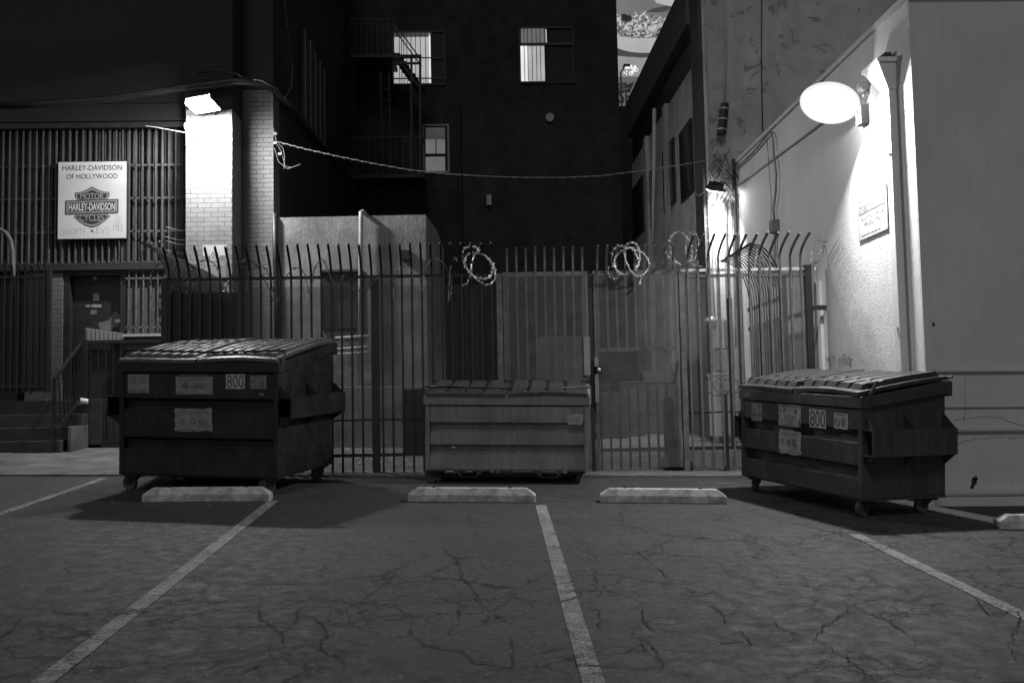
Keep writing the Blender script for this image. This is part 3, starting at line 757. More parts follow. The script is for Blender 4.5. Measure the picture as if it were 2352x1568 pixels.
# left dark fence on the stair landing, with a bent pipe arch
YD = 15.55
x0 = pxX(-60, 700, YD); x1 = pxX(113, 700, YD); zt = PY(60, 612, YD).z; zb = PY(60, 902, YD).z
lf = thing('picket_fence', 'dark mesh-backed fence at the far left on the stair landing', 'fence', (x1, YD, zb), group='iron fence runs')
pk_k = picket_mesh(zb, zt - .1, .03, .12)
pickets(lf, pk_k, [(x, YD, random.uniform(-.02, .02)) for x in span(x0, x1, .105)])
rail(lf, (x0, YD), (x1, YD), zt - .16); rail(lf, (x0, YD), (x1, YD), zb + .1)
post(lf, x1, YD, zb, zt - .05, .06)
diamonds((x0, YD), (x1, YD), zb + .02, zt - .15, -.03, t=.0085).build('mesh_panel', meshk, lf)
b = MB(); b.tube([PY(*p, YD + .12) for p in ((-20, 525), (0, 527), (14, 535), (24, 552), (28, 575), (30, 620), (31, 700))], .035, 8); solo(b, 'bent_pipe', trimk, 'pale arched pipe at the far left above the dark fence', 'pipe', smooth=True)

# ------------------------------------------------------------------ razor wire
def coil(center, rx, rz, tilt, turns, pitch, name, label, seed, extra=None, r=.0075, a0=0, group='razor wire loops', mat=None):
    rnd = random.Random(seed); pts = []; N = int(26 * turns)
    for i in range(N + 1):
        a = a0 + 2 * math.pi * i / 26
        k = 1 + .10 * math.sin(a * .37 + seed)
        p = Vector((rx * k * math.cos(a), 0, rz * k * math.sin(a))); p = Matrix.Rotation(tilt, 3, 'Y') @ p
        p += Vector((pitch * i / 26, .06 * math.sin(a * .5) - .02 * i / 26, 0)); pts.append(Vector(center) + p)
    if extra: pts = [Vector(e) for e in extra] + pts
    m = MB(); m.tube(pts, r, 5)
    for i in range(0, len(pts) - 1, 2):
        d = (pts[i + 1] - pts[i]).normalized(); q = d.orthogonal()
        q = Matrix.Rotation(rnd.random() * 6.28, 3, d) @ q
        m.tube([pts[i] - q * .016 - d * .012, pts[i], pts[i] + q * .016 + d * .012], [.001, r * 1.7, .001], 4)
    return solo(m, name, mat or razor, label, 'razor wire', group)
def wavy(pts, Y, name, label, seed, r=.006, mat=None):
    pp = [PY(x, y, Y + .04 * math.sin(i * 1.7)) for i, (x, y) in enumerate(pts)]
    # smooth
    out = []
    for i in range(len(pp) - 1):
        p0 = pp[max(0, i - 1)]; p1 = pp[i]; p2 = pp[i + 1]; p3 = pp[min(len(pp) - 1, i + 2)]
        for k in range(6):
            t = k / 6; out.append(.5 * ((2 * p1) + (p2 - p0) * t + (2 * p0 - 5 * p1 + 4 * p2 - p3) * t * t + (3 * p1 - p0 - 3 * p2 + p3) * t ** 3))
    out.append(pp[-1]); m = MB(); m.tube(out, r, 5)
    rnd = random.Random(seed)
    for i in range(1, len(out) - 1, 4):
        d = (out[i + 1] - out[i]); 
        if d.length < 1e-5: continue
        d.normalize(); q = Matrix.Rotation(rnd.random() * 6.28, 3, d) @ d.orthogonal()
        m.tube([out[i] - q * .021 - d * .014, out[i], out[i] + q * .021 + d * .014], [.001, r * 2.0, .001], 4)
    return solo(m, name, mat or razor, label, 'razor wire', 'razor wire loops')
def zz(pts, ox, oy, k=3.92): return [((ox + x / k) * .9408, (oy + y / k) * .9408) for x, y in pts]
wavy(zz([(1445, 245), (1430, 215), (1370, 203), (1310, 225), (1285, 290), (1300, 360), (1340, 430), (1400, 495), (1460, 545), (1530, 572), (1585, 540), (1606, 470), (1590, 390), (1540, 320), (1480, 275), (1420, 262), (1360, 270), (1320, 310), (1315, 370), (1350, 440), (1410, 490), (1470, 510), (1540, 500), (1580, 440), (1570, 370), (1530, 315)], 800, 550), YF - .14, 'razor_wire', 'pale razor wire coil above the fence left of the gates', 1, r=.0085)
wavy(zz([(1420, 262), (1395, 310), (1378, 380), (1370, 450), (1350, 520), (1320, 565), (1285, 575)], 800, 550), YF - .10, 'razor_wire', 'short razor wire strand trailing from the pale coil left of the gates', 21, r=.006)
wavy(zz([(1145, 235), (1230, 250), (1290, 310), (1312, 385), (1270, 465), (1215, 492), (1150, 455), (1105, 375), (1080, 290), (1085, 205), (1140, 165), (1195, 190), (1218, 260), (1220, 340), (1190, 415), (1140, 460), (1065, 472), (1000, 430), (980, 365), (992, 300), (1045, 250), (1100, 222), (1150, 218), (1188, 290), (1212, 350), (1180, 410)], 1250, 550), YF - .16, 'razor_wire', 'brightest triple razor wire coil hanging above the pedestrian gate', 2, r=.0095)
wavy(zz([(1230, 478), (1228, 520), (1221, 572)], 1250, 550), YF - .14, 'razor_wire', 'bright razor wire tail hanging straight down from the triple coil', 22, r=.008)
wavy(zz([(1085, 225), (1040, 195), (990, 212), (955, 290), (962, 380), (1010, 450), (1030, 490), (965, 515), (922, 465), (925, 395)], 1250, 550), YF - .08, 'razor_wire', 'dim razor wire loop just left of the brightest triple coil', 23, r=.0065, mat=P('razor_wire_dim', .3, .5, .3, 20, metal=.2))
wavy(zz([(1470, 250), (1510, 315), (1560, 350), (1610, 375), (1545, 320), (1515, 250), (1508, 165), (1535, 95), (1590, 62), (1645, 85), (1690, 135), (1718, 210), (1722, 290), (1700, 350), (1675, 300), (1663, 225), (1670, 140), (1715, 72), (1760, 80), (1785, 150), (1782, 230), (1755, 310), (1715, 355), (1750, 385), (1820, 395)], 1250, 550), YF + .12, 'razor_wire', 'thin double loop of razor wire against the dark alley wall', 3, r=.0055)
wavy(zz([(1360, 140), (1310, 180), (1300, 250), (1300, 350), (1320, 430), (1345, 380), (1370, 290), (1400, 220), (1420, 185), (1390, 150), (1350, 140)], 1650, 550), YF - .05, 'razor_wire', 'thin razor wire loop by the end post at the white wall', 4, r=.0045)
rzd = P('razor_wire_dull', .13, .5, .3, 20, metal=.2)
wavy([(430, 660), (450, 610), (480, 598), (505, 625), (512, 668), (528, 645), (545, 605), (562, 600), (585, 605), (606, 640), (620, 668), (628, 690)], YF - .12, 'razor_wire', 'razor wire draped in waves over the fence before the brick pillar', 11, mat=rzd)
wavy([(566, 668), (572, 630), (590, 612), (612, 618), (626, 660), (640, 690), (655, 640), (680, 615), (700, 630), (712, 675), (722, 620), (738, 596), (752, 615), (765, 650), (778, 655), (790, 630)], YF - .13, 'razor_wire', 'razor wire draped over the fence before the shed window', 12, mat=rzd)
wavy([(812, 668), (820, 645), (815, 660), (830, 668), (850, 655), (870, 635)], YF - .10, 'razor_wire', 'short razor wire scrap by the white shed pipe', 13, r=.005, mat=rzd)
wavy([(903, 685), (906, 650), (915, 622), (930, 612), (945, 618), (950, 655), (957, 672)], YF - .11, 'razor_wire', 'razor wire arch below the small black box on the shed', 14, r=.005, mat=rzd)
wavy([(968, 668), (975, 630), (988, 600), (1005, 596), (1022, 610), (1034, 640), (1036, 668), (1030, 690), (1034, 620), (1045, 592), (1050, 600)], YF - .12, 'razor_wire', 'razor wire arches at the pale corner of the shed', 15, r=.005, mat=rzd)
wavy([(328, 620), (325, 585), (345, 560), (370, 556), (395, 575), (400, 610)], YF + .3, 'razor_wire', 'dull razor wire ring on the far left fence corner', 16, mat=rzd)
wavy([(345, 655), (352, 620), (372, 605), (410, 600), (440, 610), (452, 640), (440, 660)], YF + .5, 'razor_wire', 'dull razor wire tangle under the curled side fence tips', 17, mat=rzd)
wavy([(1730, 640), (1738, 585), (1745, 575), (1757, 610), (1765, 640), (1800, 655), (1830, 625), (1858, 560)], YF + .1, 'razor_wire', 'thin razor wire sagging between angled tips near the white wall', 18, r=.0045)

# ------------------------------------------------------------------ left brick building
YP = 15.6; YB = 16.2
XA0 = pxX(427, 400, YP); XA1 = pxX(533, 400, YP); XC = pxX(628, 400, YB)
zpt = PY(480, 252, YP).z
bl = thing('brick_building', 'brick building on the left with a white painted pillar and barred transom', 'building', (-6, 16, .95))
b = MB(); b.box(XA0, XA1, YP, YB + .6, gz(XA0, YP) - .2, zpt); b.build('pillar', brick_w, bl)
b = MB(); b.box(XA0 - .01, XA1 + .01, YP - .008, YB + .6, zpt, 14); b.build('upper_pillar', brick_k, bl)  # lamp cut-off put into the paint: dark brick where no lamplight reaches
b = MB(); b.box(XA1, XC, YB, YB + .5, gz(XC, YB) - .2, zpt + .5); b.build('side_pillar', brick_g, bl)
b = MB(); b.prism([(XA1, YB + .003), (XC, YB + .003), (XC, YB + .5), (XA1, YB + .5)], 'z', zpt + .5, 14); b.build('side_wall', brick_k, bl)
b = MB(); b.prism([(XC, YB + .501), (-3.2, 24.69), (-8, 24.69), (-8, YB + .501)], 'z', .5, 14); b.build('alley_wall', plaster_k, bl)
zl0 = PY(200, 306, YB).z; zl1 = PY(200, 245, YB).z
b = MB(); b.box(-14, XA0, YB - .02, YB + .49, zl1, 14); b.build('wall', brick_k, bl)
b = MB(); b.box(-14, XA0 - .002, YB - .12, YB + .45, zl0 + .06, zl1 - .002); b.build('lintel', plaster_k, bl)
b = MB(); b.box(-14, XA0 - .004, YB - .24, YB - .125, zl0 + .02, zl0 + .10); b.box(-14, XA0 - .004, YB - .2, YB - .125, zl0 + .14, zl0 + .17); b.build('track_beam', fencem, bl)
zg0 = PY(200, 606, YB).z
# corrugated panel behind transom bars
b = MB(); n = 64; xs0 = -9.5; xs1 = XA0 - .02; vs = []; fs = []
prof = []
for k in range(n):
    a = xs0 + (xs1 - xs0) * k / n; p_ = (xs1 - xs0) / n; prof += [(a, 0), (a + p_ * .35, 0), (a + p_ * .5, .03), (a + p_ * .85, .03)]
for (x, dy) in prof: vs += [(x, YB + .03 - dy, zg0), (x, YB + .03 - dy, zl0 + .06)]
fs = [(2 * i, 2 * i + 2, 2 * i + 3, 2 * i + 1) for i in range(len(prof) - 1)]
b.raw(vs, fs).build('transom_panel', corr, bl)
gr = thing('window_grille', 'tall barred grille across the transom behind the white dealership sign', 'grille', (-6.3, YB - .1, zg0))
xb = XA0 - .10; k = 0
while xb > -9.3:
    b = MB(); b.beam((xb, YB - .085, zg0), (xb, YB - .085, zl0 + .02), .02, .03); b.build('bar', grillem, gr); xb -= .1065; k += 1
for py in (382, 457, 533, 606):
    z = PY(300, py, YB).z; b = MB(); b.beam((-9.4, YB - .062, z), (XA0 - .01, YB - .062, z), .022, .03 if py < 600 else .06); b.build('cross_bar', grillem, gr)
b = MB(); b.tube([(XA0 - .045, YB - .25, zg0 + .05), (XA0 - .045, YB - .25, zl0)], .035, 8); solo(b, 'drain_pipe', whitep, 'pale vertical pipe along the left edge of the white pillar', 'pipe')
# spikes around the pipe
b = MB()
for py in (530, 552, 562, 582, 597, 600):
    z = PY(420, py, YB - .25).z; x = XA0 - .05
    b.tube([(x - .32 - .05 * random.random(), YB - .35, z + .05), (x - .15, YB - .28, z), (x, YB - .26, z)], .004, 4)
solo(b, 'wire_spikes', galv, 'thin wire spikes poking from the pipe beside the white pillar', 'wire', group=None)
# below the transom: header, door bay
zd1 = PY(200, 622, YB).z; zland = 1.74
b = MB(); b.box(-14, XA0 - .003, YB - .10, YB + .3, zd1, zg0 - .002); b.build('door_header', plaster_k, bl)
xl0 = pxX(105, 760, YB); xl1 = pxX(146, 760, YB); xd1 = pxX(290, 760, YB)
b = MB(); b.box(-14, xl0 - .3, YB, YB + .3, .8, zd1 - .002); b.build('lower_wall', plaster_k, bl)
b = MB(); b.box(xl0 - .3, xl1, YB - .05, YB + .3, .8, zd1 - .002); b.build('door_jamb', brick_g, bl)
dr = MB(); dr.box(xl1 + .01, xd1 - .03, YB + .12, YB + .17, zland, zd1 - .01); drr = dr.build('door', doorm, bl)
b = MB(); b.box(xl1 + .002, xl1 + .10, YB - .02, YB + .11, zland, zd1 - .003); b.box(xd1 - .09, xd1, YB - .02, YB + .11, zland, zd1 - .003); b.box(xl1 + .101, xd1 - .091, YB - .02, YB + .11, zd1 - .08, zd1 - .004); b.build('door_frame', blackm, bl)
def on(px0, py0, px1, py1, Y, name, mat, par, t=.004):
    a = PY(px0, py1, Y); c_ = PY(px1, py0, Y); m = MB(); m.box(a.x, c_.x, Y - t, Y, a.z, c_.z); return m.build(name, mat, par)
yd = YB + .118
for (q, mt) in (((214, 674, 228, 690), stickd), ((197, 700, 207, 705), stickd), ((210, 699, 233, 706), stickd), ((208, 712, 222, 722), inkg)): on(*q, yd, 'sticker', mt, drr)
b = MB(); cdisc = PY(218, 637, yd); 
poly(b, arc(cdisc.x, cdisc.z, .035, .045, 0, 6.0, 10), yd - .004); b.build('sticker', stick, drr)
b = MB(); poly(b, [(PY(x, y, yd).x, PY(x, y, yd).z) for x, y in ((228, 752), (226, 742), (250, 735), (265, 712), (272, 722), (283, 728), (280, 745), (262, 752), (240, 775))], yd - .003); b.build('scraped_patch', inkg, drr)
on(265, 733, 287, 741, yd - .01, 'door_handle', galv, drr, .02)
b = MB()
a_ = [PY(x, y, YB - .03) for x, y in ((197, 752), (285, 765), (285, 782), (197, 790))]
b.raw([*(p for p in a_), *(p + Vector((0, .05, 0)) for p in a_)], [(0, 1, 2, 3), (7, 6, 5, 4), (0, 4, 5, 1), (1, 5, 6, 2), (2, 6, 7, 3), (3, 7, 4, 0)]); 
for i in range(9):
    p_ = a_[0].lerp(a_[1], (i + .5) / 9); q_ = a_[3].lerp(a_[2], (i + .5) / 9); b.beam(p_ + Vector((0, -.005, 0)), q_ + Vector((0, -.005, 0)), .01, .01)
solo(b, 'leaning_grate', greyp, 'low grey grate leaning across the foot of the dark door', 'grate')
# barred side window with scrolls
zw0 = PY(330, 765, YB).z
b = MB(); b.box(xd1, XA0 - .02, YB, YB + .2, .8, zd1 - .002); b.build('side_panel', trimk, bl)
wg = thing('scroll_grille', 'barred window grille with small scrolls, right of the dark door', 'grille', ((xd1 + XA0) / 2, YB - .05, zw0))
for i in range(9):
    x = xd1 + .06 + i * .115
    b = MB(); b.beam((x, YB - .05, zw0), (x, YB - .05, zd1 - .02), .018, .02); b.build('bar', fencel, wg)
for py in (622, 640, 752):
    z = PY(330, py, YB).z; b = MB(); b.beam((xd1, YB - .05, z), (XA0 - .03, YB - .05, z), .02, .022); b.build('cross_bar', fencel, wg)
b = MB()
def spiral(cx_, cz_, r, a0, turns, Y, m):
    n = int(14 * turns); m.tube([(cx_ + r * (1 - .6 * i / n) * math.cos(a0 + 2 * math.pi * turns * i / n), Y, cz_ + r * (1 - .6 * i / n) * math.sin(a0 + 2 * math.pi * turns * i / n)) for i in range(n + 1)], .006, 4)
for px, py in ((353, 681), (374, 690), (388, 683), (374, 698), (388, 697), (353, 712), (372, 735), (388, 735), (374, 660), (388, 660)):
    p = PY(px, py, YB); spiral(p.x, p.z, .035, random.random() * 6, 1.5, YB - .065, b)
for a_, c_ in (((364, 690), (378, 728)), ((392, 690), (378, 728)), ((366, 665), (392, 690))):
    b.tube([PY(*a_, YB - .065), PY(*c_, YB - .065)], .006, 4)
b.build('scrollwork', fencel, wg)
b = MB(); z_ = PY(330, 768, YB).z; b.box(xd1 - .02, XA0 - .02, YB - .14, YB - .002, z_ - .04, z_); b.build('window_sill', pipew, bl)

# steps and handrail
st = thing('concrete_steps', 'four dark concrete steps climbing to the door landing at left', 'steps', (-7, 14.85, .94))
xr = G(132, 1043).x
sy = [14.84, 15.09, 15.34, 15.59]; zb0 = gz(-6.4, 14.84)
sz = [zb0 + .195, zb0 + .39, zb0 + .585, 1.735]
rights = [xr + .03, xr + .14, xr + .14, xr + .34]
for i in range(4):
    y1 = sy[i + 1] if i < 3 else YB - .06
    b = MB(); b.box(-14, rights[i], sy[i], y1 - .001 if i < 3 else y1, .5, sz[i]); b.build('step', concrete_d, st, bevel=.008)
cc = G(170, 1037)
b = MB(); b.box(xr + .15, cc.x + .01, 14.95, 15.58, .6, zb0 + .40); b.build('cheek_block', concrete, st, bevel=.01)
b = MB(); b.box(xr + .35, XA0 - .03, 15.9, YB - .151, .6, 1.60); b.build('landing_wall', concrete_d, st)
hr_ = thing('handrail', 'black stair handrail with balusters rising beside the steps', 'handrail', (xr, 14.82, .94))
A = PY(125, 870, 14.83); B = PY(186, 789, 15.55)
b = MB(); b.beam(A, B, .04, .04); b.build('top_rail', fencem, hr_)
b = MB(); b.beam((A.x, A.y, gz(A.x, A.y)), A, .045); b.build('post', fencem, hr_)
A2 = PY(132, 985, 14.83); B2 = PY(190, 910, 15.55); b = MB(); b.beam(A2, B2, .025, .025); b.build('bottom_rail', fencem, hr_)
for i in range(1, 7):
    p = A.lerp(B, i / 7); q = A2.lerp(B2, i / 7); b = MB(); b.beam(p, q, .014); b.build('baluster', fencem, hr_)
b = MB(); c_ = PY(192, 925, 15.5); b.tube([c_ + Vector((-.12, 0, -.03)), c_ + Vector((-.03, 0, .03)), c_ + Vector((.04, 0, .02)), c_ + Vector((.05, 0, -.02))], [.02, .05, .05, .02], 8)
solo(b, 'plastic_bag', whitep, 'pale crumpled plastic bag caught on the stair handrail', 'bag', smooth=True)
# small gate left of the tall dumpster
YG = 15.62; xg0 = pxX(194, 900, YG); xg1 = pxX(378, 900, YG); zgt = PY(230, 785, YG).z; zgb = PY(230, 1030, YG).z
sg_ = thing('side_gate', 'low black barred gate between the steps and the tall black dumpster', 'gate', (xg0, YG, zgb), group='iron gates and panels')
post(sg_, xg0, YG, gz(xg0, YG) + .02, zgt + .03, .11); rail(sg_, (xg0, YG), (xg1, YG), zgt, .05); rail(sg_, (xg0, YG), (xg1, YG), PY(230, 1014, YG).z, .04); rail(sg_, (xg0, YG), (xg1, YG), gz(xg0, YG) + .04, .05, .06)
pk_q = picket_mesh(zgb + .07, zgt, 0, .005, r=.011, tip=False)
pickets(sg_, pk_q, [(x, YG, 0) for x in span(xg0, xg1, .122, .09)])
diamonds((xg0 + .06, YG), (xg1, YG), PY(230, 1012, YG).z, PY(230, 966, YG).z + .0, -.03).build('mesh_panel', meshm, sg_)

# dealership sign
ys = YB - .16
a_ = PY(133, 549, ys); c_ = PY(291, 371, ys); SW = c_.x - a_.x; SH = c_.z - a_.z
sg = thing('sign_board', 'square white motorcycle dealership sign with shield emblem on the barred transom', 'sign', (a_.x, ys, a_.z))
b = MB(); b.box(a_.x - .012, c_.x + .012, ys, ys + .03, a_.z - .012, c_.z + .012); b.build('sign_frame', ink, sg)
b = MB(); b.box(a_.x, c_.x, ys - .006, ys - .001, a_.z, c_.z); b.build('panel', signw, sg)
# sign units: zoomed picture 145..1290 x 175..1455
def S(x, y): return (a_.x + (x - 145) / (1290 - 145) * SW, a_.z + (1455 - y) / (1455 - 178) * SH)
def stext(m, t, x0, y0, x1, y1, y, bold=0):
    p = S(x0, y1); q = S(x1, y0); text(m, t, p[0], p[1], q[0] - p[0], q[1] - p[1], y, bold=bold)
m = MB(); stext(m, 'HARLEY-DAVIDSON', 212, 235, 1215, 320, ys - .008); stext(m, 'OF HOLLYWOOD', 282, 378, 1140, 460, ys - .008); m.build('lettering', ink, sg)
def shield(k):  # k shrinks toward centre
    top = [(425, 690), (520, 680), (610, 650), (715, 593), (820, 650), (910, 680), (1007, 685), (1003, 760), (970, 800), (970, 815), (460, 815), (460, 800), (428, 770)]
    bot = [(455, 1045), (430, 1075), (405, 1092), (500, 1175), (600, 1240), (680, 1270), (750, 1270), (830, 1240), (930, 1170), (1028, 1088), (985, 1070), (975, 1045)]
    def sh(ps, cx_, cy_): return [(cx_ + (x - cx_) * (1 - k / abs(290)), cy_ + (y - cy_) * (1 - k / 130)) for x, y in ps]
    return sh(top, 715, 760 if k else 760), sh(bot, 715, 1110)
m = MB()
for i, ps in enumerate(shield(0)): poly(m, [S(*p) for p in ps], ys - .008)
em = m.build('emblem', ink, sg)
m = MB()
for ps in shield(15): poly(m, [S(*p) for p in ps], ys - .009)
m.build('emblem_band', logog, em)
m = MB()
for ps in shield(42): poly(m, [S(*p) for p in ps], ys - .010)
m.build('emblem_field', ink, em)
m = MB(); poly(m, [S(*p) for p in ((272, 820), (1160, 805), (1160, 1040), (272, 1053))], ys - .0115); m.build('emblem_bar', ink, em)
m = MB(); poly(m, [S(*p) for p in ((288, 835), (1142, 822), (1142, 1026), (288, 1036))], ys - .0125); m.build('emblem_bar_band', logog, em)
m = MB(); poly(m, [S(*p) for p in ((316, 856), (1112, 846), (1112, 1000), (316, 1012))], ys - .0135); m.build('emblem_bar_field', ink, em)
m = MB(); stext(m, 'HARLEY-DAVIDSON', 328, 865, 1104, 995, ys - .0145, bold=.02); m.build('emblem_lettering', signw, em)
m = MB(); stext(m, 'MOTOR', 515, 700, 915, 808, ys - .0115, bold=.02); stext(m, 'CYCLES', 505, 1052, 920, 1170, ys - .0115, bold=.02); m.build('emblem_words', logog, em)
m = MB(); stext(m, 'OOOFTS', 180, 1290, 600, 1385, ys - .008, bold=-.035); stext(m, 'KEVS', 700, 1265, 1010, 1370, ys - .008, bold=-.035); stext(m, '20', 1105, 1085, 1210, 1155, ys - .008, bold=-.035); stext(m, 'HEL', 1080, 1180, 1245, 1330, ys - .008, bold=-.035)
m.build('graffiti', inkg, sg)
# warning notice on pillar
yn = YP - .012; a_ = PY(466, 638, yn); c_ = PY(521, 562, yn)
nt_ = thing('warning_sign', 'small notice with round emblem and WARNING, low on the white pillar', 'sign', (a_.x, yn, a_.z))
b = MB(); b.box(a_.x, c_.x, yn - .004, yn + .004, a_.z, c_.z); b.build('panel', greyp, nt_)
b = MB(); zm = a_.z + (c_.z - a_.z) * .66; b.raw([(a_.x, yn - .006, zm), (c_.x, yn - .006, zm), (c_.x, yn - .006, c_.z), (a_.x, yn - .006, c_.z)], [(0, 1, 2, 3)])
poly(b, arc((a_.x + c_.x) / 2, c_.z - .17, .075, .085, 0, 6.2, 18), yn - .007); b.build('header', signw, nt_)
b = MB(); ring2(b, (a_.x + c_.x) / 2, c_.z - .165, .06, yn - .008, .014); b.beam(((a_.x + c_.x) / 2 - .035, yn - .008, c_.z - .20), ((a_.x + c_.x) / 2 + .035, yn - .008, c_.z - .13), .002, .012); b.beam(((a_.x + c_.x) / 2 + .035, yn - .0085, c_.z - .20), ((a_.x + c_.x) / 2 - .035, yn - .0085, c_.z - .13), .002, .012); b.build('emblem', greyp, nt_)
b = MB(); text(b, 'WARNING', a_.x + .04, a_.z + .19, c_.x - a_.x - .08, .06, yn - .006); fineprint(b, a_.x + .04, a_.z + .03, c_.x - a_.x - .08, .14, 5, yn - .006, 60); b.build('lettering', signw, nt_)

# ------------------------------------------------------------------ lamps
def orient(nrm, loc, side=None):
    z = -Vector(nrm).normalized()         # local -Z points along nrm
    x = Vector(side) if side else Vector((1, 0, 0)); x = (x - z * x.dot(z)).normalized(); y = z.cross(x)
    M = Matrix.Identity(4)
    for i in range(3): M[i][0], M[i][1], M[i][2] = x[i], y[i], z[i]
    M.translation = Vector(loc); return M
def flood(name, label, M, w_, d_, power, hous, spread=180, fins=False, glow=0, asz=.8, dome=False, rim=0, soft=.03):
    t = thing(name, label, 'lamp', matrix=M)
    b = MB(); b.raw([(-w_ / 2, -d_ / 2, 0), (w_ / 2, -d_ / 2, 0), (w_ / 2, d_ / 2, 0), (-w_ / 2, d_ / 2, 0), (-w_ * .38, -d_ * .38, .09), (w_ * .38, -d_ * .38, .09), (w_ * .38, d_ * .38, .09), (-w_ * .38, d_ * .38, .09)],
                    [(0, 1, 2, 3), (4, 5, 6, 7), (0, 1, 5, 4), (1, 2, 6, 5), (2, 3, 7, 6), (3, 0, 4, 7)])
    if fins:
        for i in range(9): b.box(-w_ * .36 + i * w_ * .09 - .004, -w_ * .36 + i * w_ * .09 + .004, -d_ * .4, d_ * .4, .091, .135)
    if dome:
        b = MB(); b.tube([(0, 0, 0), (0, 0, .05), (0, 0, .11)], [w_ * .46, w_ * .42, w_ * .2], 20)
    if rim:
        for (x0_, x1_, y0_, y1_, k_) in ((-w_ / 2 - .006, w_ / 2 + .006, d_ / 2, d_ / 2 + .006, 1), (-w_ / 2 - .006, -w_ / 2, -d_ / 2, d_ / 2, 1), (w_ / 2, w_ / 2 + .006, -d_ / 2, d_ / 2, .7)): b.box(x0_, x1_, y0_, y1_, -rim * k_, .004)
    b.build('housing', hous, t)
    b = MB(); k = 12
    pts = [(w_ * .5 * math.copysign(abs(math.cos(a)) ** .35, math.cos(a)), d_ * .5 * math.copysign(abs(math.sin(a)) ** .35, math.sin(a))) for a in [2 * math.pi * i / 32 for i in range(32)]]
    vs = [(x, y, -.004) for x, y in pts] + [(x * .93, y * .93, -.022) for x, y in pts]
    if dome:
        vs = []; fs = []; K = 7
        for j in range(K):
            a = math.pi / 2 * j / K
            for i in range(32): q = 2 * math.pi * i / 32; vs.append((w_ * .66 * math.cos(a) * math.cos(q), d_ * .66 * math.cos(a) * math.sin(q), -.004 - .10 * math.sin(a)))  # dome outgrows its housing to carry the lamp's bloom
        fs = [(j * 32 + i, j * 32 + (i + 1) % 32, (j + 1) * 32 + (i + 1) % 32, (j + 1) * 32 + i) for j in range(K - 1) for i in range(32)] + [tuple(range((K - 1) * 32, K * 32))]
        b.raw(vs, fs); b.build('lens', lens_bloom, t, smooth=True)
    else:
        b.raw(vs, [(i, (i + 1) % 32, 32 + (i + 1) % 32, 32 + i) for i in range(32)] + [tuple(range(32, 64))]); b.build('lens', lens, t)
    li = bpy.data.lights.new('lamp_light', 'AREA'); li.shape = 'RECTANGLE'; li.size = w_ * asz; li.size_y = d_ * asz; li.energy = power; li.spread = math.radians(spread)
    lo = bpy.data.objects.new('lamp_light', li); COL.objects.link(lo); lo.parent = t; lo.location = (0, 0, -.19 if dome else -.03)
    if glow:
        offs = (-.13, 0, .13) if rim else (0,)
        for ox in offs:
            l2 = bpy.data.lights.new('lamp_glow', 'POINT'); l2.energy = glow / len(offs); l2.shadow_soft_size = soft
            o2 = bpy.data.objects.new('lamp_glow', l2); COL.objects.link(o2); o2.parent = t; o2.location = (ox, 0, -.24 if dome else -.035 - soft)
    return t
# left lamp on the pillar
LL = PY(466, 233, 15.08)
ll = flood('wall_lamp', 'lit flood lamp over the white brick pillar', orient((.03, -.22, -1), LL, (1, -.25, 0)), .40, .32, 70, blackm, asz=.35, glow=700, rim=.10, soft=.075)
b = MB(); b.tube([LL + Vector((.05, .1, .06)), LL + Vector((.06, .4, .0)), Vector((LL.x + .06, YP, LL.z - .05))], .02, 8); b.build('arm', blackm, None)
arm = bpy.data.objects['arm']; arm.parent = ll; arm.matrix_parent_inverse = ll.matrix_world.inverted()
bpy.context.view_layer.update()
# right lamp: the cut-off line of its beam is read off the wall
XW = 4.335
q1 = PX(2003, 208, XW); q2 = PX(1909, 470, XW); LR = PY(1906, 236, 10.85)
nr_ = (q1 - LR).cross(q2 - LR).normalized()
if nr_.z > 0: nr_ = -nr_
print('LR', LR, 'normal', nr_, q1, q2)
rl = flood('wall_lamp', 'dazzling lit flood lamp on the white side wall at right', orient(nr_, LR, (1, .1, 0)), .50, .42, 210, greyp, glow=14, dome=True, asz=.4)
bw_ = PX(1990, 268, XW)
b = MB(); b.tube([LR - nr_ * .06, LR.lerp(bw_, .6) - nr_ * .05, bw_ + Vector((-.09, 0, 0))], .018, 8); b.box(bw_.x - .09, bw_.x, bw_.y - .08, bw_.y + .08, bw_.z - .09, bw_.z + .11)
ar = b.build('arm', whitep, None); ar.parent = rl; ar.matrix_parent_inverse = rl.matrix_world.inverted()
cm = PX(1995, 200, XW); b = MB(); b.tube([cm + Vector((0, 0, 0)), cm + Vector((-.05, 0, 0)), cm + Vector((-.11, -.02, -.02)), cm + Vector((-.13, -.02, -.025))], [.05, .055, .055, .03], 12); b.tube([cm + Vector((-.05, 0, -.04)), cm + Vector((-.06, 0, -.11))], .02, 6)
solo(b, 'security_camera', whitep, 'small white dome camera above the lamp bracket on the side wall', 'camera', smooth=True)

# ------------------------------------------------------------------ stucco building on the right
hole = P('chipped_hole', .03, .9, .3, 10)
YC = 9.62
sb = thing('stucco_building', 'white stucco building at right with a downspout at its corner', 'building', (6, 10, .45))
zr = 5.47
b = MB(); b.box(XW, 16, YC + .002, 16.54, -.2, zr); b.build('wall', stucco, sb)
b = MB(); b.box(XW + .001, 16, YC - .02, YC, -.2, zr); b.build('front_wall', stucco_f, sb)
b = MB(); b.box(XW - .035, 16.05, YC - .05, 16.54, zr + .002, zr + .06); b.build('roof_edge', stucco_f, sb)
b = MB()
for py, r in ((857, .022), (940, .008), (993, .025), (1137, .045)):
    z = PY(2250, py, YC).z; x0_ = PY(2135, py, YC).x
    b = MB(); b.tube([(XW + .08, YC - .035, z + .03), (16, YC - .035, z - .10)], r, 8); b.build('wall_conduit', stucco_f, sb, smooth=True)
rnd = random.Random(21)
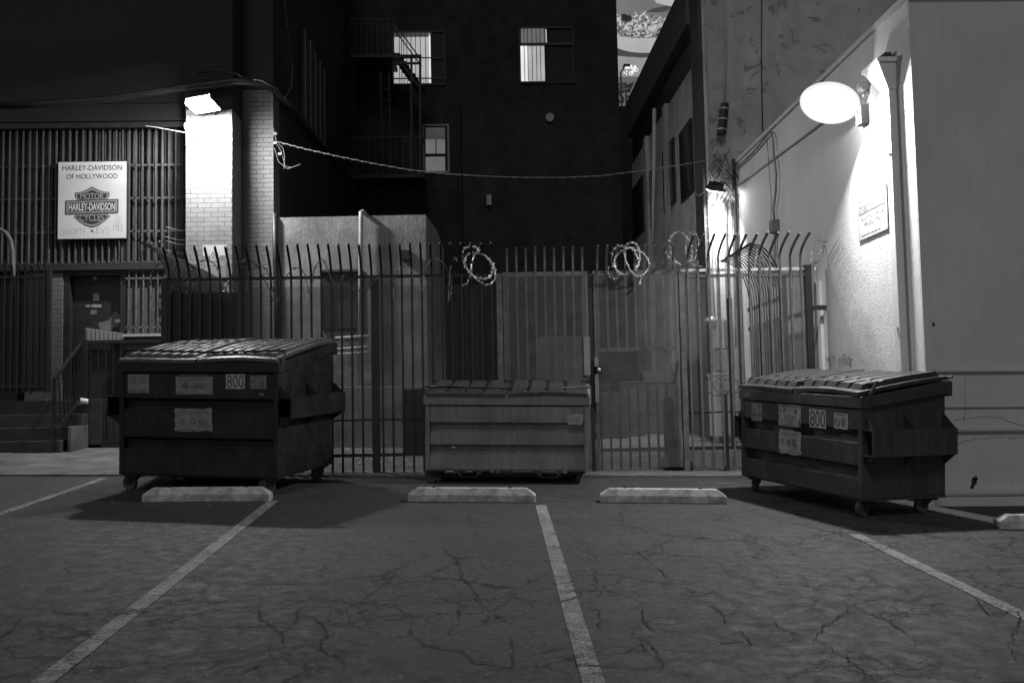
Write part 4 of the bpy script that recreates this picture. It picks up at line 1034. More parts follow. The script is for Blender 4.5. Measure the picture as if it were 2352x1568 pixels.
for pts_ in (((2185, 1025), (2215, 1012), (2240, 1008), (2290, 1003), (2330, 1006), (2400, 998)), ((2190, 966), (2215, 962), (2260, 955), (2300, 960), (2340, 975), (2420, 1000)), ((2215, 860), (2218, 930), (2214, 985))):
    b = MB(); pp_ = [PY(x, y, YC - .021) for x, y in pts_]; q_ = []
    for i in range(len(pp_) - 1):
        for k in range(8): q_.append(pp_[i].lerp(pp_[i + 1], k / 8) + Vector((rnd.uniform(-.006, .006), 0, rnd.uniform(-.006, .006))))
    b.tube(q_, [rnd.uniform(.0008, .0032) for _ in q_], 4); b.build('hairline_crack', hole, sb)
b = MB(); b.box(XW + .002, 16, YC - .06, YC - .021, -.2, .56); b.build('plinth', stucco_f, sb)
b = MB()
for (cx_, cy_, sc) in ((2144, 745, .018), (2237, 1105, .03), (2233, 1118, .022), (2241, 1098, .02), (2188, 1030, .01)):
    p = PY(cx_, cy_, YC - .021); n = 11; b = MB()
    poly(b, [(p.x + sc * (.6 + .6 * random.random()) * math.cos(6.28 * i / n), p.z + sc * (1 + .6 * random.random()) * math.sin(6.28 * i / n)) for i in range(n)], YC - .023)
    b.build('chipped_hole', hole, sb)
# pilaster by the fence end, worn paint patch
b = MB(); y0_ = PX(1890, 700, XW).y; b.box(XW - .04, XW, y0_, y0_ + .35, .3, PX(1880, 648, XW).z); b.build('wall_pilaster', stucco, sb)
b = MB(); rnd = random.Random(5)
for i in range(110):
    px = rnd.uniform(1880, 1958); py = 822 + rnd.gauss(0, 5) - (px - 1880) * -.02; 
    if abs(py - 819) < 1.2: continue
    p = PX(px, py, XW); s = rnd.uniform(.006, .018)
    b.raw([(XW - .002 - .0001 * i, p.y - s * 1.6, p.z), (XW - .002 - .0001 * i, p.y, p.z - s * .6), (XW - .002 - .0001 * i, p.y + s * 1.7, p.z), (XW - .002 - .0001 * i, p.y, p.z + s * .6)], [(0, 1, 2, 3)])
b.build('worn_patch', greyp, sb)
# downspout
yd0 = PX(2069, 400, XW).y
ds = thing('downspout', 'white square downspout with a flared hopper near the corner of the stucco wall', 'downspout', (XW - .06, yd0, .5))
b = MB(); zt_ = PX(2060, 205, XW).z; b.box(XW - .085, XW - .004, yd0, yd0 + .14, .5, zt_); b.build('pipe', whitep, ds, bevel=.006)
b = MB(); zh = PX(2060, 142, XW).z
b.raw([(XW - .09, yd0 - .005, zt_), (XW - .003, yd0 - .005, zt_), (XW - .003, yd0 + .15, zt_), (XW - .09, yd0 + .15, zt_), (XW - .19, yd0 - .03, zh), (XW - .003, yd0 - .03, zh), (XW - .003, yd0 + .38, zh), (XW - .19, yd0 + .38, zh)],
      [(0, 1, 2, 3), (4, 5, 6, 7), (0, 1, 5, 4), (1, 2, 6, 5), (2, 3, 7, 6), (3, 0, 4, 7)])
b.box(XW - .205, XW - .002, yd0 - .045, yd0 + .395, zh + .001, zh + .05); b.build('hopper', whitep, ds, bevel=.004)
b = MB(); b.box(XW - .10, XW - .03, yd0 + .02, yd0 + .14, zh + .051, zh + .12); b.build('spout_outlet', alleyk, ds)
for z in (2.2, 4.0): b = MB(); b.box(XW - .10, XW - .003, yd0 + .03, yd0 + .07, z, z + .02); b.build('strap', whitep, ds)
# no-trespassing sign on the side wall
a_ = PX(1973, 557, XW - .015); c_ = PX(2036, 433, XW - .015)
def wallM(p): # local x runs towards the camera along the wall, facing -X
    M = Matrix(((0, 1, 0, p.x), (-1, 0, 0, p.y), (0, 0, 1, p.z), (0, 0, 0, 1))); return M
ntw = abs(c_.y - a_.y); bot = PX(1973, 557, XW).z; top_ = PX(1972, 458, XW).z; nth = top_ - bot
nts = thing('trespassing_sign', 'white NO TRESPASSING sign washed out by the lamp', 'sign', matrix=wallM(Vector((XW - .012, a_.y, bot))))
b = MB(); b.box(0, ntw, -.003, .006, 0, nth); b.build('panel', signw, nts)
b = MB(); b.box(.05 * ntw, .95 * ntw, -.0045, -.0035, nth * .58, nth * .78)
for (x0_, x1_, z0_, z1_) in ((.01, .99, .01, .02), (.01, .99, .98, .99), (.01, .02, .02, .98), (.98, .99, .02, .98)): b.box(ntw * x0_, ntw * x1_, -.0042, -.0035, nth * z0_, nth * z1_)
b.build('band', greyp, nts)
b = MB(); text(b, 'NO TRESPASSING', .08 * ntw, nth * .615, .84 * ntw, nth * .12, -.006, bold=.01); b.build('lettering', signw, nts)
b = MB(); text(b, 'PRIVATE PROPERTY', .06 * ntw, nth * .84, .88 * ntw, nth * .09, -.005); text(b, 'VIOLATORS WILL BE', .1 * ntw, nth * .43, .8 * ntw, nth * .09, -.005); text(b, 'PROSECUTED', .22 * ntw, nth * .29, .56 * ntw, nth * .09, -.005); fineprint(b, .12 * ntw, nth * .07, .7 * ntw, nth * .06, 1, -.005, 77)
b.build('small_lettering', greyp, nts)
# conduits and junction box on the side wall
def wallpath(pts, r, name, mat, label, cat='cable', off=.03, X=XW, **k):
    pp = [PX(px, py, X - off) for px, py in pts]; m = MB(); m.tube(pp, r, 6); return solo(m, name, mat, label, cat, smooth=True, **k)
wallpath([(1698, 423), (1790, 354), (1888, 281)], .020, 'conduit', stucco_f, 'painted conduit rising diagonally along the white side wall to the lamp', 'conduit')
wallpath([(1690, 388), (1730, 350), (1762, 312), (1770, 302), (1776, 320), (1778, 360), (1783, 400), (1782, 440), (1776, 480), (1779, 510)], .016, 'power_cable', greyp, 'slack grey cable looping off the wall down to the junction box', off=.05)
wallpath([(1762, 318), (1766, 380), (1772, 460), (1771, 500), (1775, 530), (1780, 545)], .006, 'thin_cable', greyp, 'thin cable hanging beside the slack loop on the side wall', off=.06)
a_ = PX(1779, 535, XW - .05); jb = MB(); jb.box(XW - .10, XW, a_.y - .09, a_.y + .09, a_.z, PX(1779, 510, XW - .05).z + .03)
solo(jb, 'junction_box', greyp, 'grey junction box on the side wall at the end of the slack cable', 'electrical box', bevel=.004)
wallpath([(1780, 533), (1779, 570), (1778, 620), (1778, 660)], .024, 'riser_pipe', pipew, 'short pipe below the junction box behind the curled fence tips', 'pipe', off=.04)
# dome patched seam on wall top handled by roof edge

# ------------------------------------------------------------------ tall building with peeling paint
YT = 16.55; XT = 3.88
tb = thing('peeling_building', 'tall building with peeling painted wall behind the stucco building', 'building', (8, 17, .9))
b = MB(); b.box(XT, 20, YT, YT + .7, .3, 16); b.build('wall', peel, tb)
b = MB(); b.box(XT - .06, XT - .002, YT + .05, YT + .69, .3, 16); b.build('corner_trim', alleyk, tb)
b = MB(); b.tube([(XT + .02, YT - .04, 1), (XT + .02, YT - .04, 15.5)], .035, 8); b.build('corner_pipe', alleyc, tb)
col_l = pxX(1632, 540, YT); col_r = pxX(1688, 540, YT)
b = MB(); b.box(col_l, col_r + .1, YT - .05, YT - .002, .8, PY(1650, 425, YT).z); b.build('painted_column', whitep, tb)
def wallY(pts, Y, r, name, mat, label, cat='cable', **k):
    m = MB(); m.tube([PY(px, py, Y) for px, py in pts], r, 6); return solo(m, name, mat, label, cat, smooth=True, **k)
wallY([(1668, -40), (1667, 120), (1664, 236)], YT - .04, .018, 'riser_cable', alleyc, 'vertical cable running up the peeling wall above the black splice')
wallY([(1750, -40), (1749, 150), (1752, 300)], YT - .03, .010, 'wall_cable', alleyk, 'long thin vertical cable on the peeling wall')
p1 = PY(1665, 236, YT - .1); p2 = PY(1657, 310, YT - .1)
b = MB(); b.tube([p1, p1.lerp(p2, .03), p1.lerp(p2, .97), p2], [.03, .07, .08, .06], 10)
so = solo(b, 'cable_splice', blackm, 'black banded cable splice hanging on the peeling wall', 'cable splice')
for k in (.2, .52, .84):
    p = p1.lerp(p2, k); b = MB(); d = (p2 - p1).normalized() * .012; b.tube([p - d, p + d], .084, 10); b.build('band', galv, so)
# pole with barbed tangles
xp = pxX(1691, 500, YT - .25)
pl = thing('utility_post', 'thin dark post wound with barbed wire at the alley corner', 'post', (xp, YT - .25, gz(xp, YT)))
zt_ = PY(1691, 366, YT - .25).z; b = MB(); b.tube([(xp, YT - .25, 1.0), (xp - .01, YT - .25, zt_)], .035, 8); b.build('pole', fencem, pl)
rnd = random.Random(3); m = MB()
for k in range(12):
    z = zt_ - .15 - k * .17; pp = []
    for i in range(15):
        a = i * .5 + rnd.random() * .2; R_ = .13 + .05 * rnd.random()
        pp.append((xp - .06 + R_ * math.cos(a) * 1.2, YT - .28 + R_ * .5 * math.sin(a), z + .05 * math.sin(a * .8) + .02 * rnd.random() + i * .004))
    m.tube(pp, .0035, 4)
m.build('barbed_wire', rzd, pl)
m = MB()
for k in range(26):
    px = rnd.uniform(1628, 1688); py = rnd.uniform(335, 455); pts = [PY(px, py, YT - .2 - .2 * rnd.random())]
    for i in range(6): pts.append(pts[-1] + Vector((rnd.uniform(-.09, .09), rnd.uniform(-.04, .04), rnd.uniform(-.12, .09))))
    m.tube(pts, rnd.choice((.004, .007, .012)), 4)
solo(m, 'cable_tangle', alleyk, 'tangle of dark cables and clamps at the alley corner above the flood lamp', 'cables')
m = MB()
for k in range(9):
    x = rnd.uniform(col_l, col_r); z = 4.9 - k * .0; m.tube([(x, YT - .09, 4.9), (x + rnd.uniform(-.04, .04), YT - .1, 3.6), (x + rnd.uniform(-.06, .06), YT - .1, 2.4)], rnd.choice((.004, .01)), 4)
for k in range(10):
    z = 2.6 + k * .22 + rnd.random() * .1; m.tube([(col_l - .1, YT - .12, z), ((col_l + col_r) / 2, YT - .2, z - .03 * rnd.random()), (col_r + .2, YT - .16, z + .04)], .0035, 4)
solo(m, 'wire_runs', greyp, 'thin wires criss-crossing the brightly lit white column', 'wires')
# black flood lamp
LF = PY(1642, 437, YT - .42)
fl = flood('flood_lamp', 'small black finned flood lamp shining down on the white column', orient((-.16, .35, -.9), LF, (1, .2, -.1)), .26, .22, 60, blackm, fins=True, spread=105, glow=14)
b = MB(); q = PY(1664, 440, YT - .1); b.tube([LF + Vector((.05, .05, .05)), q, q + Vector((0, .05, 0))], .014, 6); ar = b.build('arm', blackm, None); ar.parent = fl; ar.matrix_parent_inverse = fl.matrix_world.inverted()
# electric boxes on the lit column
def obox(px0, py0, px1, py1, Y, dep, name, mat, label, cat, parts=None):
    a_ = PY(px0, py1, Y); c_ = PY(px1, py0, Y); m = MB(); m.box(a_.x, c_.x, Y, Y + dep, a_.z, c_.z)
    return solo(m, name, mat, label, cat, bevel=.006)
ye = YT - .24
e1 = obox(1645, 730, 1663, 800, ye, .17, 'electrical_box', stucco_f, 'pale upper electrical box on the white column', 'electrical box')
e2 = obox(1663, 735, 1677, 795, ye + .03, .14, 'electrical_box', greyp, 'grey electrical box right of the pale upper one', 'electrical box')
e3 = obox(1648, 803, 1670, 850, ye, .17, 'electrical_box', alleyc, 'darker lower electrical box on the white column', 'electrical box')
b = MB(); c_ = PY(1634, 738, ye); b.tube([c_ + Vector((0, .14, 0)), c_, c_ + Vector((0, -.05, 0)), c_ + Vector((0, -.08, 0))], [.09, .09, .075, .03], 14); solo(b, 'electric_meter', galv, 'round electric meter left of the pale electrical box', 'electric meter', smooth=True)
a_ = PY(1645, 1000, YT - .5); c_ = PY(1690, 860, YT - .5); b = MB(); b.box(a_.x, c_.x, YT - .5, YT - .06, .95, c_.z); b.box(a_.x - .02, c_.x + .02, YT - .52, YT - .055, c_.z + .001, c_.z + .03)
solo(b, 'utility_cabinet', whitep, 'pale utility cabinet standing under the electrical boxes', 'cabinet', bevel=.006)
m = MB(); pts = []
for i in range(40):
    a = i * .55; pts.append((a_.x - .05 + .18 * math.cos(a) + .01 * i, YT - .6 - .003 * i, 1.75 + .16 * math.sin(a) * (1 - i * .01)))
m.tube(pts, .009, 5); solo(m, 'hose_coil', rzd, 'loose coil of cord hung in front of the pale cabinet', 'cord')

# second fence with curled tips against the side wall (enclosure)
XE = XW - .42
ef = thing('picket_fence', 'enclosure fence along the white side wall with a fan of curled black tips', 'fence', (XE, 14.5, .75), group='iron fence runs')
pk_e = picket_mesh(.8, ZT - .15, .38, .56, r=.011, curve=True, dirx=-1, diry=0)
pk_e2 = picket_mesh(.8, ZT - .1, .30, .46, curve=True, dirx=1, diry=0)
pickets(ef, pk_e, [(XE, 12.75 + i * .12, 0) for i in range(14)])
rail(ef, (XE, 12.7), (XE, 14.4), ZT - .3, .05); rail(ef, (XE, 12.7), (XE, 14.4), 2.55, .05, mat=fencel); rail(ef, (XE, 12.7), (XE, 14.4), 1.8, .06)
post(ef, XE, 12.7, gz(XE, 12.7), ZT, .07); post(ef, XE, 15.5, gz(XE, 14.4), ZT, .07)
diamonds((XE, 12.75), (XE, 14.38), .8, 2.6, .03, t=.006).build('mesh_panel', meshm, ef)

# ------------------------------------------------------------------ alley building on the right, back building, shed
XR = 3.86
ab = thing('alley_building', 'concrete alley building with parapet and dark windows on the right side of the alley', 'building', (5, 20, 1))
zp = 9.08
b = MB(); b.box(XR + .02, 12, YT + .702, 24.68, .5, zp - 1.55); b.build('wall', alleyc, ab)
b = MB(); b.box(XR - .10, 12, YT + .702, 24.68, zp - .85, zp); b.build('parapet', trimk, ab)
b = MB(); b.box(XR + .06, 12, YT + .702, 24.68, zp - 1.549, zp - .851); b.build('frieze', blackm, ab)
for yy in (19.6, 22.0):
    b = MB(); b.box(XR - .08, XR + .019, yy, yy + .32, .5, zp - 1.55); b.build('pilaster', alleyc, ab)
def sidewin(pxa, pxb, pt, pb):
    pa = PX(pxa, 400, XR); pb_ = PX(pxb, 400, XR); zt1 = PX((pxa + pxb) / 2, pt, XR).z; zb1 = PX((pxa + pxb) / 2, pb, XR).z
    y0_, y1_ = sorted((pa.y, pb_.y)); m = MB(); m.box(XR - .02, XR + .03, y0_, y1_, zb1, zt1); f = m.build('window', blackm, ab)
    m = MB(); m.box(XR - .026, XR - .021, y0_ + .05, y1_ - .05, zb1 + .05, zt1 - .05); m.build('pane', glassk, f)
sidewin(1524, 1550, 330, 480); sidewin(1564, 1592, 285, 455); sidewin(1452, 1476, 420, 545); sidewin(1481, 1500, 400, 530)
wallY([(1503, 250), (1502, 400), (1500, 560)], 19.4, .04, 'wall_pipe', alleyc, 'vertical pipe between the dark windows of the alley building', 'pipe')
YK = 24.7
bb = thing('back_building', 'dark building closing the alley with two lit barred windows', 'building', (0, YK, 1.4))
xk0 = -3.35; xk1 = pxX(1421, 200, YK)
b = MB(); b.box(xk0, xk1, YK, YK + 6, .9, 22); b.build('wall', plaster_b, bb)
xs_ = pxX(1062, 300, YK); zs_ = PY(1200, 236, YK).z
b = MB(); b.box(xs_, xk1 - .01, YK - .05, YK - .002, .9, zs_); b.build('lower_wall_panel', plaster_b2, bb)
b = MB(); b.tube([(xs_ - .08, YK - .06, 1.2), (xs_ - .08, YK - .06, zs_)], .05, 8); b.build('rain_pipe', plaster_b, bb)
def win(px0, py0, px1, py1, panes, bars, rails_, name='window', depth=.12, frame=firem):
    a_ = PY(px0, py1, YK); c_ = PY(px1, py0, YK)
    m = MB(); fw = .05
    for (x0_, x1_, z0_, z1_) in ((a_.x - fw, c_.x + fw, c_.z, c_.z + fw), (a_.x - fw, c_.x + fw, a_.z - fw, a_.z), (a_.x - fw, a_.x, a_.z, c_.z), (c_.x, c_.x + fw, a_.z, c_.z)):
        m.box(x0_, x1_, YK - .03, YK - .003, z0_, z1_)
    f = m.build(name, frame, bb)
    for (qx0, qy0, qx1, qy1, mt) in panes:
        p = PY(qx0, qy1, YK - .01); q_ = PY(qx1, qy0, YK - .01); m = MB(); m.box(p.x, q_.x, YK - .012, YK - .004, p.z, q_.z); m.build('pane', mt, f)
    if bars:
        m = MB()
        for bx in bars: 
            x = PY(bx, (py0 + py1) / 2, YK).x; m.box(x - .008, x + .008, YK - .075, YK - .06, a_.z, c_.z)
        for (ry, hh) in rails_:
            z = PY((px0 + px1) / 2, ry, YK).z; m.box(a_.x, c_.x, YK - .09, YK - .076, z - hh / 2, z + hh / 2)
        m.build('bars', blackm, f)
win(905, 75, 1018, 193, [(905, 75, 990, 85, win_ext), (905, 85.2, 984, 193, win_mid), (986, 78, 988.5, 193, win_hi), (990, 78, 1018, 193, glassk)], [918, 923, 928, 935, 945, 955, 966, 978], [(136, .03), (183, .03)])
win(1197, 66, 1313, 188, [(1197, 66, 1252, 103, win_lo), (1197, 106, 1213, 188, win_hi), (1215, 106, 1250, 188, win_mid), (1254, 68, 1255.5, 102, win_hi), (1257, 68, 1313, 188, glassk)], [1204, 1212, 1222, 1232, 1241, 1251], [(104, .06), (66, .03)])
win(976, 290, 1027, 394, [(978, 293, 1022, 319, win_ext), (978, 319.5, 1000, 353, win_lo), (1003, 319.5, 1022, 353, win_lo), (978, 360, 1022, 393, win_lo)], [], [], frame=greyp)
m = MB(); a_ = PY(1262, 268, YK); m.tube([(a_.x, YK - .02, a_.z - .05), (a_.x, YK - .12, a_.z - .05)], .11, 10); solo(m, 'wall_vent', alleyc, 'small round vent on the dark back wall', 'vent')
m = MB(); a_ = PY(1123, 462, YK); m.box(a_.x - .06, a_.x + .06, YK - .18, YK - .055, a_.z - .13, a_.z + .13); solo(m, 'wall_box', alleyc, 'small pale box mounted on the dark back wall above the fence', 'box')
# pale dumpster-like block behind gate
# fire escape
fe = thing('fire_escape', 'black iron fire escape at the left of the back building', 'fire escape', (-2.3, 23.9, 5))
fk = firem
def bar3(pts, r, nm):
    m = MB(); m.tube(pts, r, 4); m.build(nm, fk, fe)
YO = 23.6
for (pyt, pyb, pxl, pxr) in ((45, 125, 804, 905), (316, 402, 802, 972)):
    A_ = PY(pxl, pyb, YO); B_ = PY(pxr, pyb, YO); zt1 = PY(pxl, pyt, YO).z
    m = MB(); m.box(A_.x, B_.x, YO, YK - .01, A_.z - .08, A_.z); m.build('platform', fk, fe)
    bar3([(A_.x, YO, zt1), (B_.x, YO, zt1)], .025, 'guard_rail'); bar3([(B_.x, YO, zt1), (B_.x, YK - .05, zt1)], .025, 'guard_rail')
    n = 8 if pxr < 950 else 11
    for i in range(n + 1):
        x = A_.x + (B_.x - A_.x) * i / n; bar3([(x, YO, A_.z), (x, YO, zt1)], .012, 'baluster')
    for x in (A_.x + .1, B_.x - .1):
        bar3([(x, YO + .1, A_.z - .08), (x, YK - .02, A_.z - 1.0)], .035, 'bracket')
P_ = PY(905, 122, YO); Q_ = PY(966, 205, YO)
for yy in (YO, YO + .55):
    bar3([(P_.x, yy, P_.z), (Q_.x, yy, Q_.z)], .03, 'stringer'); bar3([(P_.x + .0, yy, P_.z + .75), (Q_.x + .0, yy, Q_.z + .75)], .02, 'stair_rail')
for i in range(9):
    p = P_.lerp(Q_, i / 9); m = MB(); m.box(p.x - .05, p.x + .15, YO + .001, YO + .549, p.z - .02, p.z); m.build('tread', fk, fe)
for px in (965, 945):
    a_ = PY(px, 405, YO); c_ = PY(px, 128, YO); bar3([a_, c_], .04, 'upright')
a_ = PY(905, 130, YO); c_ = PY(968, 130, YO); bar3([a_, c_], .05, 'cross_beam')
a_ = PY(905, 146, YO); c_ = PY(968, 146, YO); bar3([a_, c_], .035, 'cross_beam')
for px in (874, 893): bar3([PY(px, 165, YO + .1), PY(px + 6, 400, YO + .1)], .018, 'ladder_side')
m = MB()
for i in range(9):
    py = 180 + i * 25; m.tube([PY(874 + i * .6, py, YO + .1), PY(893 + i * .6, py, YO + .1)], .012, 4)
m.build('rungs', fk, fe)
# dim window bars on the alley wall left of the escape
for (x0_, x1_, y0_, y1_) in ((808, 838, 250, 398), (695, 740, 70, 275)):
    XL = -3.28
    pa = PX(x0_, 330, XL); pb_ = PX(x1_, 330, XL); zt1 = PX(x0_, y0_, XL).z; zb1 = PX(x0_, y1_, XL).z
    m = MB(); ya, yb2 = sorted((pa.y, pb_.y)); 
    if yb2 > 24.6: yb2 = 24.6
    m.box(XL - .02, XL + .05, ya, yb2, zb1, zt1); f = m.build('window', alleyk, bl)
    m = MB()
    for i in range(5): y = ya + (yb2 - ya) * i / 4; m.box(XL + .051, XL + .07, y - .01, y + .01, zb1, zt1)
    m.build('bars', greyp, f)
# shed
shed = thing('shed', 'low pale stucco shed with sloping side behind the fence', 'shed', (-2.2, 15.6, .9))
YH = 15.75
hx0 = pxX(634, 600, YH); hx1 = pxX(979, 600, YH); hz0 = PY(634, 500, YH).z; hz1 = PY(979, 493, YH).z
bx = pxX(1021, 700, 17.6); bz = PY(1020, 572, 17.6).z; mz = PY(1004, 528, 16.8).z; mxx = pxX(1004, 600, 16.8)
b = MB(); zb_ = .7
vs = [(hx0, YH, zb_), (hx1, YH, zb_), (hx1, YH, hz1), (hx0, YH, hz0), (mxx, 16.8, zb_), (mxx, 16.8, mz), (bx, 17.6, zb_), (bx, 17.6, bz), (hx0, 17.6, zb_), (hx0, 17.6, bz), (hx0, 16.8, mz), (hx0, 16.8, zb_)]
b.raw(vs, [(0, 1, 2, 3), (1, 4, 5, 2), (4, 6, 7, 5), (6, 8, 9, 7), (3, 2, 5, 10), (10, 5, 7, 9), (0, 3, 10, 11), (11, 10, 9, 8)]); b.build('wall', shedm, shed)
b = MB(); b.box(hx0 - .01, hx1 + .01, YH - .015, YH + .1, (hz0 + hz1) / 2 - .02, (hz0 + hz1) / 2 + .01)
a_ = PY(742, 758, YH); c_ = PY(829, 625, YH)
b = MB(); b.box(a_.x, c_.x, YH - .03, YH - .002, a_.z, c_.z); f = b.build('window', doorm, shed)
p = PY(777, 755, YH); q_ = PY(820, 692, YH); b = MB(); b.box(p.x, q_.x, YH - .04, YH - .031, p.z, q_.z); b.build('pane', alleyk, f)
b = MB(); b.box(a_.x - .03, c_.x + .03, YH - .07, YH - .003, c_.z + .002, c_.z + .04); b.build('window_lintel', alleyk, shed)
a_ = PY(980, 885, YH - .25); b = MB(); b.box(hx0 + .2, hx1 + .02, YH - .25, YH - .004, .8, a_.z); b.build('base_ledge', shedm, shed, bevel=.01)
b = MB(); p = PY(829, 488, YH - .1); q_ = PY(826, 898, YH - .1)
b.tube([p + Vector((.10, .5, -.05)), p + Vector((.02, .08, .03)), p + Vector((0, 0, .0)), p + Vector((0, 0, -.1)), q_], .036, 10)
solo(b, 'vent_pipe', pipew, 'white vertical pipe with top elbow on the shed front', 'pipe', smooth=True)
for py in (775, 800, 812):
    b = MB(); b.tube([PY(770, py + 2, YH - .14), PY(848, py - 3, YH - .14)], .028 if py < 790 else .022, 8); solo(b, 'shed_pipe', pipew, {775: 'upper thick pipe running along the shed below its window', 800: 'middle pipe crossing the shed wall at the elbow joint', 812: 'lowest thin pipe crossing the shed wall'}[py], 'pipe', 'pipes on the shed wall', smooth=True)
b = MB(); p = PY(932, 587, YH - .02); b.box(p.x - .07, p.x + .07, YH - .10, YH - .004, p.z - .08, p.z + .08); solo(b, 'alarm_box', blackm, 'small square black box on the shed front', 'box', bevel=.005)
wallY([(630, 490), (632, 600), (636, 700), (644, 830)], YH - .05, .04, 'dark_pipe', blackm, 'dark vertical pipe between the brick corner and the shed', 'pipe')
# concrete blocks / clutter behind the gate
for (px0, py0, px1, py1, Y, mt, nm, lb, ct) in ((1382, 900, 1440, 938, 17.0, concrete_d, 'concrete_block', 'low concrete block behind the pedestrian gate, left of the stacked pair', 'block'),
                                            (1425, 875, 1478, 936, 17.4, alleyk, 'concrete_block', 'middle taller concrete block behind the pedestrian gate', 'block'),
                                            (1479, 852, 1560, 934, 17.9, alleyk, 'concrete_block', 'large pale concrete block by the alley wall behind the gate', 'block'),
                                            (1240, 772, 1338, 930, 20.5, alleyk, 'utility_locker', 'grey locker standing in the alley behind the wide gate', 'locker'),
                                            (928, 892, 974, 1010, 14.6, doorm, 'storage_bin', 'dark upright storage bin by the foot of the shed', 'bin')):
    a_ = PY(px0, py1, Y); c_ = PY(px1, py0, Y); m = MB(); zg_ = gz(a_.x, Y) + .02
    if nm == 'trash_pile':
        import bmesh
        bm_ = bmesh.new(); bmesh.ops.create_icosphere(bm_, subdivisions=3, radius=1)
        from mathutils import noise as mn
        vs = [(a_.x + (c_.x - a_.x) / 2 + v.co.x * (c_.x - a_.x) / 2 * (1 + .3 * mn.noise(v.co * 2.5)), Y + v.co.y * .3 * (1 + .3 * mn.noise(v.co * 3)), max(zg_, zg_ + .3 + v.co.z * (c_.z - zg_) * .5 * (1 + .35 * mn.noise(v.co * 3)))) for v in bm_.verts]
        m.raw(vs, [tuple(v.index for v in f.verts) for f in bm_.faces]); bm_.free()
    else: m.box(a_.x, c_.x, Y, Y + .5, zg_, c_.z)
    solo(m, nm, mt, lb, ct, bevel=0 if nm == 'trash_pile' else .012, group='concrete blocks' if nm == 'concrete_block' else None)
# leaning bollard / portable post
pb = G(1556, 1086); 
dl = thing('sign_post_base', 'black tapered rubber post leaning behind the gate hinge on a flat base', 'post', (pb.x, YF + .32, gz(pb.x, YF + .3)))
zg_ = gz(pb.x, YF + .3) + .022; m = MB(); hb = .16; 
xa, xb_ = pxX(1523, 1080, YF + .15), pxX(1592, 1080, YF + .15); ya, yb_ = YF + .06, YF + .55
m.raw([(xa, ya, zg_), (xb_, ya, zg_), (xb_, yb_, zg_), (xa, yb_, zg_), (xa, ya, zg_ + .06), (xb_, ya, zg_ + .06), (xb_, yb_, zg_ + .06), (xa, yb_, zg_ + .06), (xa + .05, ya + .08, zg_ + .13), (xb_ - .09, ya + .08, zg_ + .13), (xb_ - .09, yb_ - .08, zg_ + .13), (xa + .05, yb_ - .08, zg_ + .13)],
      [(0, 1, 2, 3), (0, 1, 5, 4), (1, 2, 6, 5), (2, 3, 7, 6), (3, 0, 4, 7), (4, 5, 9, 8), (5, 6, 10, 9), (6, 7, 11, 10), (7, 4, 8, 11), (8, 9, 10, 11)]); m.build('base', rubber, dl, bevel=.01)
m = MB(); tx0, tx1 = pxX(1522, 920, YF + .25), pxX(1546, 920, YF + .25); tz = PY(1530, 910, YF + .25).z
bx0, bx1 = xa + .05, xa + .20
m.raw([(bx0, ya + .09, zg_ + .12), (bx1, ya + .09, zg_ + .12), (bx1, ya + .25, zg_ + .12), (bx0, ya + .25, zg_ + .12), (tx0, ya + .12, tz - .05), (tx1, ya + .12, tz - .05), (tx1, ya + .2, tz - .05), (tx0, ya + .2, tz - .05), (tx0 + .03, ya + .13, tz), (tx1 - .03, ya + .13, tz), (tx1 - .03, ya + .19, tz), (tx0 + .03, ya + .19, tz)],
      [(0, 1, 2, 3), (0, 1, 5, 4), (1, 2, 6, 5), (2, 3, 7, 6), (3, 0, 4, 7), (4, 5, 9, 8), (5, 6, 10, 9), (6, 7, 11, 10), (7, 4, 8, 11), (8, 9, 10, 11)]); m.build('post', rubber, dl, bevel=.012)
# plastic bottle under the middle bin
c_ = G(1098, 1092); m = MB(); r_ = .045; ax = Vector((1, .3, 0)).normalized(); p = Vector((c_.x - .06, c_.y - .1, gz(c_.x, c_.y) + r_))
m.tube([p, p + ax * .015, p + ax * .05, p + ax * .055, p + ax * .1, p + ax * .105, p + ax * .15, p + ax * .19, p + ax * .21], [.03, r_, r_, r_ * .9, r_ * .9, r_, r_, .016, .016], 12)
solo(m, 'plastic_bottle', greyp, 'dull plastic bottle lying under the low middle dumpster', 'bottle', smooth=True)
# debris: small pale scraps on the asphalt
rnd = random.Random(12); m = MB()
for i in range(170):
    px = rnd.uniform(0, 2352); py = rnd.uniform(1105, 1568); g_ = G(px, py); s = rnd.uniform(.003, .009); a = rnd.random() * 3
    pts = [(g_.x + s * math.cos(a + k * 1.57) * (1 + .5 * rnd.random()), g_.y + s * math.sin(a + k * 1.57)) for k in range(4)]
    z = [gz(x, y) + .001 for x, y in pts]; top = gz(g_.x, g_.y) + s * .7
    m.raw([(p[0], p[1], zz) for p, zz in zip(pts, z)] + [(g_.x, g_.y, top)], [(0, 1, 4), (1, 2, 4), (2, 3, 4), (3, 0, 4)])
for i in range(160):
    px = rnd.uniform(780, 970); py = rnd.uniform(1010, 1075); g_ = G(px, py); s = rnd.uniform(.006, .03); z = gz(g_.x, g_.y) + .024
    if g_.y < YF + .1 : continue
    a = rnd.random() * 3; pts = [(g_.x + s * math.cos(a + k * 1.57) * (1 + .5 * rnd.random()), g_.y + s * math.sin(a + k * 1.57), z) for k in range(4)]
    m.raw(pts + [(g_.x, g_.y, z + s * .6)], [(0, 1, 4), (1, 2, 4), (2, 3, 4), (3, 0, 4)])
props(m.build('litter_grit', stopmat), 'scattered pale grit and scraps on the ground', 'litter', kind='stuff')
